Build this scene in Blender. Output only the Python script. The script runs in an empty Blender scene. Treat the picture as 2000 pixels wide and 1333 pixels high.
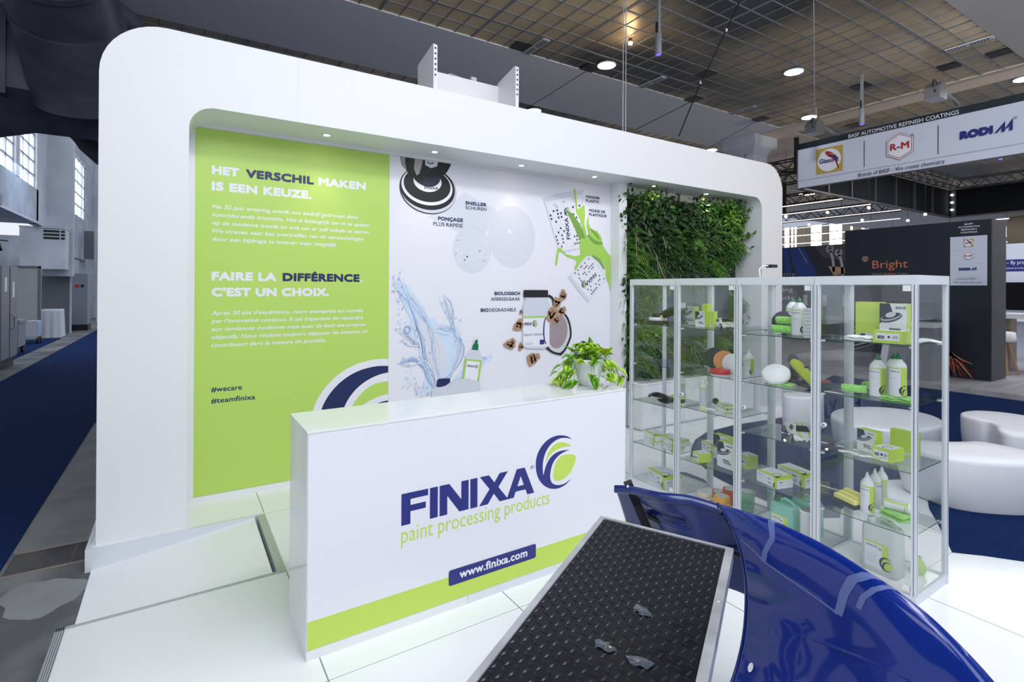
import bpy, bmesh, math, random
from mathutils import Matrix, Vector, Euler
PI = math.pi
S = bpy.context.scene
COL = S.collection

# ---------------------------------------------------------------- camera, world, lights, exposure
cam = bpy.data.cameras.new('camera'); camo = bpy.data.objects.new('camera', cam); COL.objects.link(camo)
F_PX = 1028.3
cam.lens = 36.0 * F_PX / 2000.0; cam.sensor_width = 36.0
cam.shift_y = -(666.5 - 561.3) / 2000.0
cam.clip_end = 300
def cam_basis(yaw=.5662, pitch=.0022, roll=.0052):
    f = Vector((math.sin(yaw)*math.cos(pitch), math.cos(yaw)*math.cos(pitch), math.sin(pitch)))
    r = Vector((math.cos(yaw), -math.sin(yaw), 0)); u = r.cross(f)
    return math.cos(roll)*r + math.sin(roll)*u, -math.sin(roll)*r + math.cos(roll)*u, f
_r, _u, _f = cam_basis()
camo.matrix_world = Matrix(((_r.x, _u.x, -_f.x, 0), (_r.y, _u.y, -_f.y, 0), (_r.z, _u.z, -_f.z, 1.887), (0, 0, 0, 1)))
S.camera = camo
S.view_settings.view_transform = 'Standard'; S.view_settings.look = 'None'
S.view_settings.gamma = 1; S.view_settings.use_curve_mapping = False
S.view_settings.exposure = 0.05
S.cycles.transparent_max_bounces = 48
S.cycles.max_bounces = 8
S.cycles.sample_clamp_indirect = 6

W = bpy.data.worlds.new('World'); S.world = W; W.use_nodes = True
W.node_tree.nodes['Background'].inputs[0].default_value = (.86, .90, 1.0, 1)
W.node_tree.nodes['Background'].inputs[1].default_value = .95

def area_light(name, loc, target, sx, sy, power, color=(1, 1, 1)):
    l = bpy.data.lights.new(name, 'AREA'); l.shape = 'RECTANGLE'; l.size = sx; l.size_y = sy
    l.energy = power; l.color = color
    o = bpy.data.objects.new(name, l); COL.objects.link(o); o.location = loc
    o.rotation_euler = (Vector(target) - Vector(loc)).to_track_quat('-Z', 'Y').to_euler()
    return o
COOL = (.93, .955, 1.0)
area_light('truss_light', (1.6, .9, 5.5), (1.9, 4.6, 1.3), 2.2, .5, 36, COOL)
area_light('truss_light', (4.6, .9, 5.5), (4.4, 4.6, 1.3), 2.2, .5, 44, COOL)
area_light('truss_light', (7.6, 1.2, 5.5), (6.8, 4.6, 1.0), 2.2, .5, 30, COOL)
area_light('hall_fill', (1.5, -3.0, 5.6), (2.4, 2.4, .5), 5, 2, 190, COOL)  # unseen fill from behind the camera
sl = bpy.data.lights.new('sign_fill_spot', 'SPOT'); sl.energy = 1500; sl.color = COOL; sl.spot_size = .62; sl.spot_blend = .6; sl.shadow_soft_size = .2  # added unseen spot that brightens the hanging sign
so = bpy.data.objects.new('sign_fill_spot', sl); COL.objects.link(so); so.location = (4.5, -1.5, 5.3); so.rotation_euler = (Vector((12.9, 4.3, 4.75))-Vector((4.5, -1.5, 5.3))).to_track_quat('-Z', 'Y').to_euler()
wl_ = bpy.data.lights.new('warm_ceiling_fill', 'SPOT'); wl_.energy = 750; wl_.color = (1, .78, .48); wl_.spot_size = 1.0; wl_.spot_blend = .8; wl_.shadow_soft_size = .3  # added unseen warm spot that gilds the ceiling cassettes
wo_ = bpy.data.objects.new('warm_ceiling_fill', wl_); COL.objects.link(wo_); wo_.location = (13.0, -4.5, 1.2); wo_.rotation_euler = (Vector((9.6, 6.4, 6.2))-Vector((13.0, -4.5, 1.2))).to_track_quat('-Z', 'Y').to_euler()
area_light('hall_fill', (16.5, 3.5, 5.2), (16.5, 3.6, 0), 4, 4, 230, COOL)  # added fill that brightens the booth on the right
area_light('overhead_fill', (6.8, 1.2, 5.9), (7.4, 2.0, 0), 2, 2, 45, COOL)  # added unseen fill that lifts the seats
area_light('overhead_fill', (1.2, .2, 5.9), (.6, 1.6, 0), 5.5, 4, 285, COOL)  # added broad fill that whitens the platform floor
area_light('overhead_fill', (-1.3, 2.2, 5.9), (-.6, 2.8, 0), 2, 2, 38, COOL)  # added unseen fill for the ramp and left floor
area_light('hall_fill', (-2.0, 24, 5.8), (-2.5, 24, 0), 3, 8, 110, (.6, .76, 1.0))  # unseen bluish fill over the left aisle

# ---------------------------------------------------------------- helpers
def lin(h):
    if not isinstance(h, str): return (*h, 1) if len(h) == 3 else h
    h = h.lstrip('#'); v = [int(h[i:i+2], 16)/255 for i in (0, 2, 4)]
    return (*[c/12.92 if c <= .04045 else ((c+.055)/1.055)**2.4 for c in v], 1)

MATS = {}
def mat(name, color, rough=.5, metal=0., coat=0., emit=0., trans=0., ior=1.45, sheen=0., alpha=1.):
    m = bpy.data.materials.new(name); m.use_nodes = True; MATS[name] = m
    b = m.node_tree.nodes['Principled BSDF']; c = lin(color)
    b.inputs['Base Color'].default_value = c; b.inputs['Roughness'].default_value = rough
    b.inputs['Metallic'].default_value = metal; b.inputs['Coat Weight'].default_value = coat
    b.inputs['Transmission Weight'].default_value = trans; b.inputs['IOR'].default_value = ior
    b.inputs['Sheen Weight'].default_value = sheen; b.inputs['Alpha'].default_value = alpha
    if emit: b.inputs['Emission Color'].default_value = c; b.inputs['Emission Strength'].default_value = emit
    return m
def nd(m, t, **kw):
    n = m.node_tree.nodes.new(t)
    for k, v in kw.items(): setattr(n, k, v)
    return n
def math_node(m, op, a, b=None):
    n = nd(m, 'ShaderNodeMath', operation=op); L = m.node_tree.links
    for i, v in enumerate((a, b)):
        if v is None: continue
        if isinstance(v, (int, float)): n.inputs[i].default_value = v
        else: L.new(v, n.inputs[i])
    return n.outputs[0]
def noise_color(m, c1, c2, scale=5, detail=4, lo=.35, hi=.65, stretch=(1, 1, 1), coord='Object', bump=0., rough=None):
    L = m.node_tree.links; b = m.node_tree.nodes['Principled BSDF']
    tc = nd(m, 'ShaderNodeTexCoord'); mp = nd(m, 'ShaderNodeMapping'); mp.inputs['Scale'].default_value = stretch
    L.new(tc.outputs[coord], mp.inputs[0])
    n = nd(m, 'ShaderNodeTexNoise'); n.inputs['Scale'].default_value = scale; n.inputs['Detail'].default_value = detail
    L.new(mp.outputs[0], n.inputs['Vector'])
    r = nd(m, 'ShaderNodeValToRGB'); r.color_ramp.elements[0].position = lo; r.color_ramp.elements[1].position = hi
    r.color_ramp.elements[0].color = lin(c1); r.color_ramp.elements[1].color = lin(c2)
    L.new(n.outputs[0], r.inputs[0]); L.new(r.outputs[0], b.inputs['Base Color'])
    if bump:
        bp = nd(m, 'ShaderNodeBump'); bp.inputs['Strength'].default_value = bump; bp.inputs['Distance'].default_value = .01
        L.new(n.outputs[0], bp.inputs['Height']); L.new(bp.outputs[0], b.inputs['Normal'])
    if rough:
        rr = nd(m, 'ShaderNodeMapRange'); rr.inputs[3].default_value, rr.inputs[4].default_value = rough
        L.new(n.outputs[0], rr.inputs[0]); L.new(rr.outputs[0], b.inputs['Roughness'])
    return m
def clear_glass(name, tint, fres=.035, rough=.0):
    m = bpy.data.materials.new(name); m.use_nodes = True; MATS[name] = m; nt = m.node_tree
    nt.nodes.clear(); out = nt.nodes.new('ShaderNodeOutputMaterial'); mx = nt.nodes.new('ShaderNodeMixShader')
    t = nt.nodes.new('ShaderNodeBsdfTransparent'); t.inputs[0].default_value = lin(tint)
    g = nt.nodes.new('ShaderNodeBsdfGlossy'); g.inputs['Roughness'].default_value = rough
    lw = nt.nodes.new('ShaderNodeLayerWeight'); lw.inputs[0].default_value = .5
    p5 = nt.nodes.new('ShaderNodeMath'); p5.operation = 'POWER'; p5.inputs[1].default_value = 5.; nt.links.new(lw.outputs['Facing'], p5.inputs[0])
    ma = nt.nodes.new('ShaderNodeMath'); ma.operation = 'MULTIPLY_ADD'; ma.inputs[1].default_value = .75; ma.inputs[2].default_value = fres; nt.links.new(p5.outputs[0], ma.inputs[0])
    nt.links.new(ma.outputs[0], mx.inputs[0]); nt.links.new(t.outputs[0], mx.inputs[1]); nt.links.new(g.outputs[0], mx.inputs[2])
    nt.links.new(mx.outputs[0], out.inputs[0]); return m

mat('white_paint', (.80, .81, .83), .45)
mat('white_gloss', (.82, .84, .85), .12, coat=.3)
mat('white_print', (.80, .80, .87), .35)
mat('grey_print', (.62, .64, .70), .4); mat('pale_print', (.62, .65, .74), .4); mat('pale_print_light', (.69, .71, .79), .4)
mat('lime_panel', (.47, .68, .135), .38); mat('lime', (.53, .72, .11), .35)
mat('navy', (.022, .030, .20), .4); mat('navy_dark', (.012, .022, .10), .4); mat('ink', (.02, .025, .05), .4)
mat('black', (.012, .012, .014), .35); mat('black_gloss', (.008, .008, .01), .08, coat=.5); mat('dark_grey', (.05, .055, .065), .45)
mat('mid_grey', (.22, .24, .27), .5); mat('light_grey', (.48, .51, .56), .5)
mat('aluminium', (.74, .77, .83), .38, metal=.2); mat('aluminium_dark', (.32, .35, .40), .4, metal=.8)
mat('brushed_steel', (.66, .67, .70), .35, metal=.45); noise_color(MATS['brushed_steel'], (.42, .43, .47), (.60, .61, .65), 6, 3, rough=(.2, .45), stretch=(1, 1, .2))
mat('zinc', (.40, .42, .46), .4, metal=.9); mat('profile', (.62, .65, .66), .4, metal=.1)
mat('print_lime', (.36, .62, .10), .35); mat('print_lime_dark', (.18, .36, .06), .4); mat('print_sky', (.63, .74, .90), .3); mat('print_blue', (.30, .44, .72), .35)
mat('walnut', (.20, .10, .06), .5); mat('walnut_light', (.42, .27, .17), .5); mat('print_brown', (.34, .28, .30), .5)
mat('dark_green', (.01, .16, .06), .3); mat('teal_liquid', (.20, .62, .48), .2); mat('plastic_white', (.80, .82, .84), .25)
mat('plastic_clear', (.74, .79, .78), .3, trans=.2)
mat('plastic_teal', (.30, .72, .58), .2, trans=.25)
mat('microfibre', (.30, .78, .10), .9, sheen=.6); noise_color(MATS['microfibre'], (.23, .58, .09), (.33, .74, .15), 60, 2, bump=.3)
mat('masking_cream', (.72, .67, .55), .6); mat('masking_red', (.62, .09, .05), .55); mat('masking_orange', (.80, .36, .03), .55); mat('masking_green', (.10, .40, .19), .55)
mat('red', (.55, .02, .03), .3); mat('orange_foam', (.85, .36, .12), .8); mat('yellow_foam', (.90, .86, .26), .7); mat('dark_foam', (.05, .055, .07), .85); mat('white_foam', (.85, .86, .88), .8)
mat('polisher_lime', (.50, .62, .02), .35)
mat('car_blue', (.003, .020, .21), .12, coat=.5)
MATS['car_blue'].node_tree.nodes['Principled BSDF'].inputs['Specular IOR Level'].default_value = .25
mat('car_blue_inner', (.008, .024, .15), .3, coat=.5)
mat('car_blue_sanded', (.10, .14, .36), .55)
mat('frosted_vinyl', (.10, .13, .25), .5)
mat('grass_green', (.05, .16, .015), .6)
for i, c in enumerate([(.018, .055, .012), (.03, .10, .014), (.055, .17, .02), (.09, .24, .02), (.16, .30, .03)]): mat('leaf_%d' % i, c, .45)
mat('twig', (.30, .24, .12), .7); mat('dry_grass', (.45, .42, .25), .7)
mat('pothos', (.36, .62, .03), .35); mat('pothos_dark', (.14, .36, .02), .35); mat('soil', (.02, .015, .01), .9)
mat('lamp_white', (1, 1, 1), emit=9.); mat('lamp_warm', (1, .88, .66), emit=22.); mat('bulb_warm', (1, .62, .28), emit=28.)
mat('led_line', (1, .86, .80), emit=3.2); mat('blue_led', (.15, .1, 1), emit=1.5)
mat('daylight', (.93, .97, 1.0), emit=2.6); mat('daylight_warm', (1, .98, .93), emit=3.2)
mat('truss_black', (.015, .016, .018), .5); mat('truss_grey', (.16, .17, .19), .45, metal=.5)
mat('banner_black', (.008, .010, .013), .9); mat('sign_dark', (.018, .026, .038), .45); mat('booth_black', (.012, .019, .030), .5); mat('booth_side', (.060, .058, .056), .5)
mat('sign_white', (.62, .65, .78), .5); mat('gold', (.50, .36, .08), .5); mat('sign_red', (.38, .03, .04), .45); mat('orange_ink', (.60, .18, .09), .5); mat('orange_pale', (.75, .45, .3), .5)
mat('trail_red', (.55, .07, .04), .5); mat('jeans', (.02, .05, .22), .8); mat('steel_print', (.35, .33, .36), .5)
mat('wood', (.28, .22, .17), .5); mat('wood_warm', (.45, .28, .15), .5)
mat('seat_white', (.84, .85, .90), .35)
mat('partition', (.36, .37, .37), .7); mat('partition_grey', (.13, .145, .165), .6); mat('locker', (.22, .24, .28), .45); mat('cloth_white', (.62, .64, .70), .8)
mat('plaster', (.40, .44, .50), .85); noise_color(MATS['plaster'], (.30, .34, .40), (.47, .51, .58), 1.2, 6, .3, .7)
mat('plaster_light', (.55, .58, .64), .85); noise_color(MATS['plaster_light'], (.44, .48, .54), (.60, .63, .69), .8, 6, .3, .7)
mat('hall_paint', (.80, .85, .95), .7)
mat('duct', (.018, .020, .026), .35, metal=.2); noise_color(MATS['duct'], (.05, .058, .078), (.12, .14, .19), 1.2, 5, .3, .8, stretch=(1, 1, 2), rough=(.3, .55))
mat('concrete', (.12, .12, .12), .8); noise_color(MATS['concrete'], (.095, .10, .108), (.21, .225, .225), 1.6, 8, .38, .66, bump=.3)
mat('concrete_dark', (.06, .06, .065), .85); noise_color(MATS['concrete_dark'], (.045, .046, .05), (.10, .10, .10), 3, 8, bump=.4)
mat('concrete_pale', (.16, .17, .16), .8); noise_color(MATS['concrete_pale'], (.20, .215, .22), (.27, .29, .295), 2.5, 8, bump=.2)
mat('carpet', (.006, .014, .075), .95); noise_color(MATS['carpet'], (.005, .015, .065), (.010, .032, .12), 90, 3, .3, .7, bump=.3)
for _m in ('carpet', 'rubber'): MATS.get(_m) and MATS[_m].node_tree.nodes['Principled BSDF'].inputs['Specular IOR Level'].__setattr__('default_value', .08)
mat('rubber', (.010, .010, .012), .28); noise_color(MATS['rubber'], (.003, .004, .007), (.008, .011, .017), 14, 8, .4, .75, rough=(.18, .42))
mat('rubber_stud', (.018, .021, .028), .2); mat('tape_gloss', (.06, .075, .10), .12, coat=.6)
mat('booth_floor', (.42, .42, .44), .4); noise_color(MATS['booth_floor'], (.34, .34, .36), (.46, .46, .48), 3, 6, stretch=(.3, 3, 1))
clear_glass('glass', (.985, .99, .99)); clear_glass('glass_shelf', (.955, .98, .97)); clear_glass('glass_window', (.9, .95, 1.))
mat('glass_edge', (.03, .10, .085), .15)

MATS['rubber'].node_tree.nodes['Principled BSDF'].inputs['Specular IOR Level'].default_value = .3
# raised platform: white gloss boards with narrow seams
def board_floor():
    m = mat('platform_board', (.86, .875, .89), .20); L = m.node_tree.links; b = m.node_tree.nodes['Principled BSDF']
    tc = nd(m, 'ShaderNodeTexCoord'); sp = nd(m, 'ShaderNodeSeparateXYZ'); L.new(tc.outputs['Object'], sp.inputs[0])
    masks = []
    for ax, x0, p in ((0, .622, 1.094), (1, 2.60, 1.1)):
        t = math_node(m, 'DIVIDE', math_node(m, 'SUBTRACT', sp.outputs[ax], x0), p)
        f = math_node(m, 'FRACT', math_node(m, 'ADD', t, 100.5))
        d = math_node(m, 'MULTIPLY', math_node(m, 'ABSOLUTE', math_node(m, 'SUBTRACT', f, .5)), p)
        masks.append(math_node(m, 'LESS_THAN', d, .0035 if ax == 0 else .002))
    k = math_node(m, 'MULTIPLY', math_node(m, 'MAXIMUM', masks[0], masks[1]), math_node(m, 'GREATER_THAN', sp.outputs[0], .60))
    mx = nd(m, 'ShaderNodeMix', data_type='RGBA'); L.new(k, mx.inputs[0])
    mx.inputs[6].default_value = (.86, .875, .89, 1); mx.inputs[7].default_value = (.26, .28, .30, 1)
    L.new(mx.outputs[2], b.inputs['Base Color']); b.inputs['Specular IOR Level'].default_value = .35
board_floor()
# metal ceiling cassettes: dull reflective sheet, golden reflections painted in as colour noise
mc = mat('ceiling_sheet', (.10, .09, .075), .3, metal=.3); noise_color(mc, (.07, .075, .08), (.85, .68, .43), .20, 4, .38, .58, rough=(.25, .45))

class MB:
    """collects shapes; build() links them as one mesh object"""
    def __init__(s, T=None): s.v = []; s.f = []; s.m = []; s.sm = []; s.mats = []; s.T = T or Matrix()
    def mi(s, m):
        if m not in s.mats: s.mats.append(m)
        return s.mats.index(m)
    def add(s, vs, fs, m, smooth=False):
        o = len(s.v); T = s.T
        s.v += [tuple(T @ Vector(p)) for p in vs]; k = s.mi(m)
        s.f += [[i+o for i in f] for f in fs]; s.m += [k]*len(fs); s.sm += [smooth]*len(fs)
    def box(s, a, b, m):
        x0, y0, z0 = a; x1, y1, z1 = b
        s.add([(x0,y0,z0),(x1,y0,z0),(x1,y1,z0),(x0,y1,z0),(x0,y0,z1),(x1,y0,z1),(x1,y1,z1),(x0,y1,z1)],
              [(0,3,2,1),(4,5,6,7),(0,1,5,4),(1,2,6,5),(2,3,7,6),(3,0,4,7)], m)
    def quad(s, p, m): s.add(p, [tuple(range(len(p)))], m)
    def prism(s, pts, fn, d0, d1, m, msides=None):
        n = len(pts); vs = [fn(p, d0) for p in pts] + [fn(p, d1) for p in pts]
        s.add(vs, [tuple(range(n))[::-1], tuple(range(n, 2*n))], m)
        s.add(vs, [(i, (i+1) % n, n+(i+1) % n, n+i) for i in range(n)], msides or m)
    def bar(s, p, q, w, h, m, up=(0, 0, 1)):
        p = Vector(p); q = Vector(q); d = (q-p).normalized(); u = Vector(up)
        if abs(d.dot(u)) > .98: u = Vector((0, 1, 0))
        r = d.cross(u).normalized()*w/2; u = r.cross(d).normalized()*h/2
        vs = [p-r-u, p+r-u, p+r+u, p-r+u, q-r-u, q+r-u, q+r+u, q-r+u]
        s.add(vs, [(0,1,2,3),(7,6,5,4),(0,4,5,1),(1,5,6,2),(2,6,7,3),(3,7,4,0)], m)
    def tube(s, pts, r, m, n=8, cap=True, smooth=True):
        pts = [Vector(p) for p in pts]; rs = r if isinstance(r, (list, tuple)) else [r]*len(pts); vs = []
        ref = Vector((0, 0, 1)); 
        if abs((pts[1]-pts[0]).normalized().z) > .9: ref = Vector((1, 0, 0))
        for i, p in enumerate(pts):
            d = (pts[min(i+1, len(pts)-1)] - pts[max(i-1, 0)]).normalized()
            a = d.cross(ref)
            if a.length < 1e-3: a = d.cross(Vector((0, 1, 0)))
            a.normalize(); b = d.cross(a).normalized()
            vs += [p + (a*math.cos(2*PI*k/n) + b*math.sin(2*PI*k/n))*rs[i] for k in range(n)]
        N = len(pts)
        s.add(vs, [(i*n+k, i*n+(k+1) % n, (i+1)*n+(k+1) % n, (i+1)*n+k) for i in range(N-1) for k in range(n)], m, smooth)
        if cap: s.add(vs, [tuple(range(n))[::-1], tuple(range((N-1)*n, N*n))], m)
    def lathe(s, prof, m, n=24, c=(0, 0, 0), smooth=True, sx=1, sy=1, closed=True):
        vs = []
        for r, z in prof: vs += [(c[0]+sx*r*math.cos(2*PI*k/n), c[1]+sy*r*math.sin(2*PI*k/n), c[2]+z) for k in range(n)]
        N = len(prof)
        s.add(vs, [(i*n+k, i*n+(k+1) % n, (i+1)*n+(k+1) % n, (i+1)*n+k) for i in range(N-1) for k in range(n)], m, smooth)
        if closed:
            fs = []
            if prof[0][0] > 1e-5: fs.append(tuple(range(n))[::-1])
            if prof[-1][0] > 1e-5: fs.append(tuple(range((N-1)*n, N*n)))
            s.add(vs, fs, m)
    def ball(s, c, r, m, n=16, k=10):
        rx, ry, rz = r if isinstance(r, (tuple, list)) else (r, r, r)
        s.lathe([(math.sin(PI*i/k), -math.cos(PI*i/k)*rz) for i in range(k+1)], m, n, c, True, rx, ry, closed=False)
    def grid(s, fn, nu, nv, m, smooth=True, wrap=False):
        vs = [fn(i/nu, j/nv) for i in range(nu+1) for j in range(nv+1)]
        s.add(vs, [(i*(nv+1)+j, (i+1)*(nv+1)+j, (i+1)*(nv+1)+j+1, i*(nv+1)+j+1) for i in range(nu) for j in range(nv)], m, smooth)
    def build(s, name, parent=None, bevel=0., seg=2, solid=0., weld=False, sub=0):
        me = bpy.data.meshes.new(name); me.from_pydata(s.v, [], s.f)
        for m in s.mats: me.materials.append(MATS[m])
        me.polygons.foreach_set('material_index', s.m); me.polygons.foreach_set('use_smooth', s.sm); me.update()
        if weld or bevel:
            bm = bmesh.new(); bm.from_mesh(me); bmesh.ops.remove_doubles(bm, verts=bm.verts, dist=1e-5)
            bmesh.ops.recalc_face_normals(bm, faces=bm.faces); bm.to_mesh(me); bm.free()
        o = bpy.data.objects.new(name, me); COL.objects.link(o)
        if parent: o.parent = parent
        if solid: md = o.modifiers.new('solid', 'SOLIDIFY'); md.thickness = solid; md.offset = 0
        if bevel:
            md = o.modifiers.new('bevel', 'BEVEL'); md.width = bevel; md.segments = seg; md.limit_method = 'ANGLE'
            md.harden_normals = False; o.data.polygons.foreach_set('use_smooth', [True]*len(o.data.polygons))
            me.set_sharp_from_angle(angle=1.2) if hasattr(me, 'set_sharp_from_angle') else None
        if sub: md = o.modifiers.new('sub', 'SUBSURF'); md.levels = md.render_levels = sub
        return o

def tag(o, label, cat, group=None, kind=None):
    if label: o['label'] = label
    if cat: o['category'] = cat
    if group: o['group'] = group
    if kind: o['kind'] = kind
    return o
def thing(name, label, cat, loc=(0, 0, 0), rz=0., group=None, rot=None):
    o = bpy.data.objects.new(name, None); COL.objects.link(o); o.location = loc
    o.rotation_euler = rot or (0, 0, rz); o.empty_display_size = .1
    return tag(o, label, cat, group)
def struct(o): o['kind'] = 'structure'; return o

_tc = {}
def glyphs(txt, shear=0., gap=0.):
    """the words as flat faces, cap height 1, in the plain built-in sans face"""
    k = (txt, shear, gap)
    if k not in _tc:
        c = bpy.data.curves.new('t', 'FONT'); c.body = txt; c.size = 1.; c.shear = shear; c.resolution_u = 3; c.space_character = 1+gap
        o = bpy.data.objects.new('t', c); COL.objects.link(o)
        e = o.evaluated_get(bpy.context.evaluated_depsgraph_get()); me = e.to_mesh()
        vs = [(v.co.x/CAP, v.co.y/CAP) for v in me.vertices]; fs = [tuple(p.vertices) for p in me.polygons]
        e.to_mesh_clear(); bpy.data.objects.remove(o); bpy.data.curves.remove(c)
        _tc[k] = (vs, fs)
    return _tc[k]
CAP = 1.; CAP = max(p[1] for p in glyphs('H')[0]); _tc.clear()
class Canvas:
    """flat art laid on a surface: fn(u, v, h) gives the 3D point, h is the ink thickness"""
    def __init__(s, mb, fn, eps=.0006): s.mb = mb; s.fn = fn; s.eps = eps; s.k = 1
    def layer(s): s.k += 1; return s
    def poly(s, pts, m, smooth=False):
        s.mb.add([s.fn(u, v, s.eps*s.k) for u, v in pts], [tuple(range(len(pts)))], m)
    def rect(s, u0, v0, u1, v1, m): s.poly([(u0, v0), (u1, v0), (u1, v1), (u0, v1)], m)
    def rrect(s, u0, v0, u1, v1, r, m):
        p = []
        for cx, cy, a in ((u1-r, v1-r, 0), (u0+r, v1-r, 90), (u0+r, v0+r, 180), (u1-r, v0+r, 270)):
            p += [(cx+r*math.cos(math.radians(a+t)), cy+r*math.sin(math.radians(a+t))) for t in (0, 22.5, 45, 67.5, 90)]
        s.poly(p, m)
    def ell(s, cx, cy, rx, ry, m, rot=0, a0=0, a1=360, n=36):
        c, q = math.cos(rot), math.sin(rot); P = []
        for i in range(n + (0 if a1-a0 >= 360 else 1)):
            a = math.radians(a0+(a1-a0)*i/n); x, y = rx*math.cos(a), ry*math.sin(a); P.append((cx+x*c-y*q, cy+x*q+y*c))
        s.poly(P, m)
    def ring(s, cx, cy, rx, ry, w, m, rot=0, a0=0, a1=360, n=36, w2=None):
        c, q = math.cos(rot), math.sin(rot); vs = []; w2 = w if w2 is None else w2
        for i in range(n+1):
            t = i/n; a = math.radians(a0+(a1-a0)*t); ww = w*math.sin(PI*t)**.5 if w2 == 'taper' else w
            for k in (0, ww):
                x, y = (rx-k)*math.cos(a), (ry-k)*math.sin(a); vs.append(s.fn(cx+x*c-y*q, cy+x*q+y*c, s.eps*s.k))
        s.mb.add(vs, [(2*i, 2*i+2, 2*i+3, 2*i+1) for i in range(n)], m)
    def stroke(s, pts, w, m, taper=False, smooth=3):
        P = [Vector(p) for p in pts]
        for _ in range(smooth if len(P) > 2 else 0):
            Q = [P[0]]
            for a, b in zip(P, P[1:]): Q += [a*.75+b*.25, a*.25+b*.75]
            P = Q + [P[-1]]
        n = len(P); vs = []
        for i, p in enumerate(P):
            d = (P[min(i+1, n-1)]-P[max(i-1, 0)]); d = d.normalized() if d.length > 0 else Vector((1, 0)); t = i/(n-1)
            ww = w*(1-.9*t if taper is True else math.sin(PI*min(max(t, .03), .97))**.6 if taper == 'both' else 1)/2
            for k in (-1, 1): vs.append(s.fn(p.x-d.y*ww*k, p.y+d.x*ww*k, s.eps*s.k))
        s.mb.add(vs, [(2*i, 2*i+2, 2*i+3, 2*i+1) for i in range(n-1)], m)
    def text(s, t, u, v, h, m, w=None, bold=0., shear=0., align='l', rot=0.):
        """h: cap height, w: full width, bold: stroke thickening"""
        vs, fs = glyphs(t, shear, bold*1.2)
        if not vs: return
        r = max(0, bold)*h*1.55; x0 = min(p[0] for p in vs); x1 = max(p[0] for p in vs)
        sy = h-2*r; sx = (w-2*r)/(x1-x0) if w else sy; W_ = (x1-x0)*sx+2*r; du = {'l': 0, 'c': -W_/2, 'r': -W_}[align]
        c, q = math.cos(rot), math.sin(rot); n = 0 if r == 0 else 8 if h > .03 else 4
        offs = [(0, 0)]+[(r*math.cos(2*PI*k/n+.39), r*math.sin(2*PI*k/n+.39)) for k in range(n)]
        for k, (ox, oy) in enumerate(offs):
            P = []
            for x, y in vs:
                a = r+(x-x0)*sx+du+ox; b = r+y*sy+oy; P.append(s.fn(u+a*c-b*q, v+a*q+b*c, s.eps*(s.k+.05*k)))
            s.mb.add(P, fs, m)
    def swirl(s, u, v, h, navy='navy', leaf='lime', clip=None, only=None, grow=1.):
        for pts, m in ((SW_N, navy), (SW_C, leaf), (SW_L, leaf)):
            if m is None: continue
            P = [(u+x*h, v+y*h) for x, y in pts]
            if clip: P = clip(P)
            if len(P) > 2: s.poly(P, m)
def flat(o, r, up, n):
    o, r, up, n = Vector(o), Vector(r), Vector(up), Vector(n)
    return lambda u, v, h: o + r*u + up*v + n*h
def cyl(c, R, a0=0., z0=0., axis='z'):
    """u runs round the cylinder counter-clockwise seen from above, starting at angle a0"""
    def fn(u, v, h):
        a = a0 + u/R; return Vector((c[0]+(R+h)*math.cos(a), c[1]+(R+h)*math.sin(a), z0+v))
    return fn

# ================================================================= the hall
b = MB(); b.box((-30, -12, -.26), (60, 60, -.157), 'concrete'); struct(b.build('floor'))
b = MB()   # service trench covers across the concrete beside the stand
b.box((-1.03, 5.02, -.157), (-.56, 5.40, -.1545), 'concrete_dark'); b.box((-1.03, 5.38, -.157), (-.5, 5.41, -.152), 'wood'); b.box((-1.03, 5.0, -.157), (-.5, 5.02, -.152), 'wood')
b.box((-.86, 5.0, -.1545), (-.85, 5.4, -.154), 'black'); b.box((-.66, 5.0, -.1545), (-.65, 5.4, -.154), 'black')
tag(b.build('trench_cover'), 'dark iron trench covers set across the concrete beside the blue aisle carpet', 'floor cover')
b = MB(); pts = []
for i in range(28):
    a = 2*PI*i/28; r = 1+.12*math.sin(3*a+1)+.06*math.sin(7*a); pts.append((-.74+.22*r*math.cos(a)-.1*math.sin(a)*.4, 4.58+.26*r*math.sin(a)))
b.prism(pts, lambda p, d: (p[0], p[1], d), -.157, -.1555, 'concrete_pale')
b.box((-1.05, 5.42, -.157), (-.5, 9.95, -.1558), 'concrete_pale')
tag(b.build('floor_patch'), 'paler patched screed on the grey concrete left of the white stand', 'floor patch')
def flatshape(name, pts, z0, z1, m, label, cat):
    b = MB(); b.prism(pts, lambda p, d: (p[0], p[1], d), z0, z1, m); return tag(b.build(name), label, cat)
flatshape('aisle_carpet', [(-3.15, 12), (-1.06, 2.0), (-1.03, 9.95), (8, 9.95), (8, 40), (-3.15, 40)][:0] or [(-3.16, 3), (-1.066, 3), (-1.03, 9.99), (9, 9.99), (9, 33), (-3.16, 33)], -.157, -.150, 'carpet', 'dark blue aisle carpet running past the left end of the white stand', 'carpet')
flatshape('aisle_carpet', [(-6.5, 19), (-3.8, 19), (-3.8, 26.8), (-6.5, 26.8)], -.157, -.151, 'carpet', 'small bright blue carpet under the trolley behind the grey lockers', 'carpet')

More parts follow.
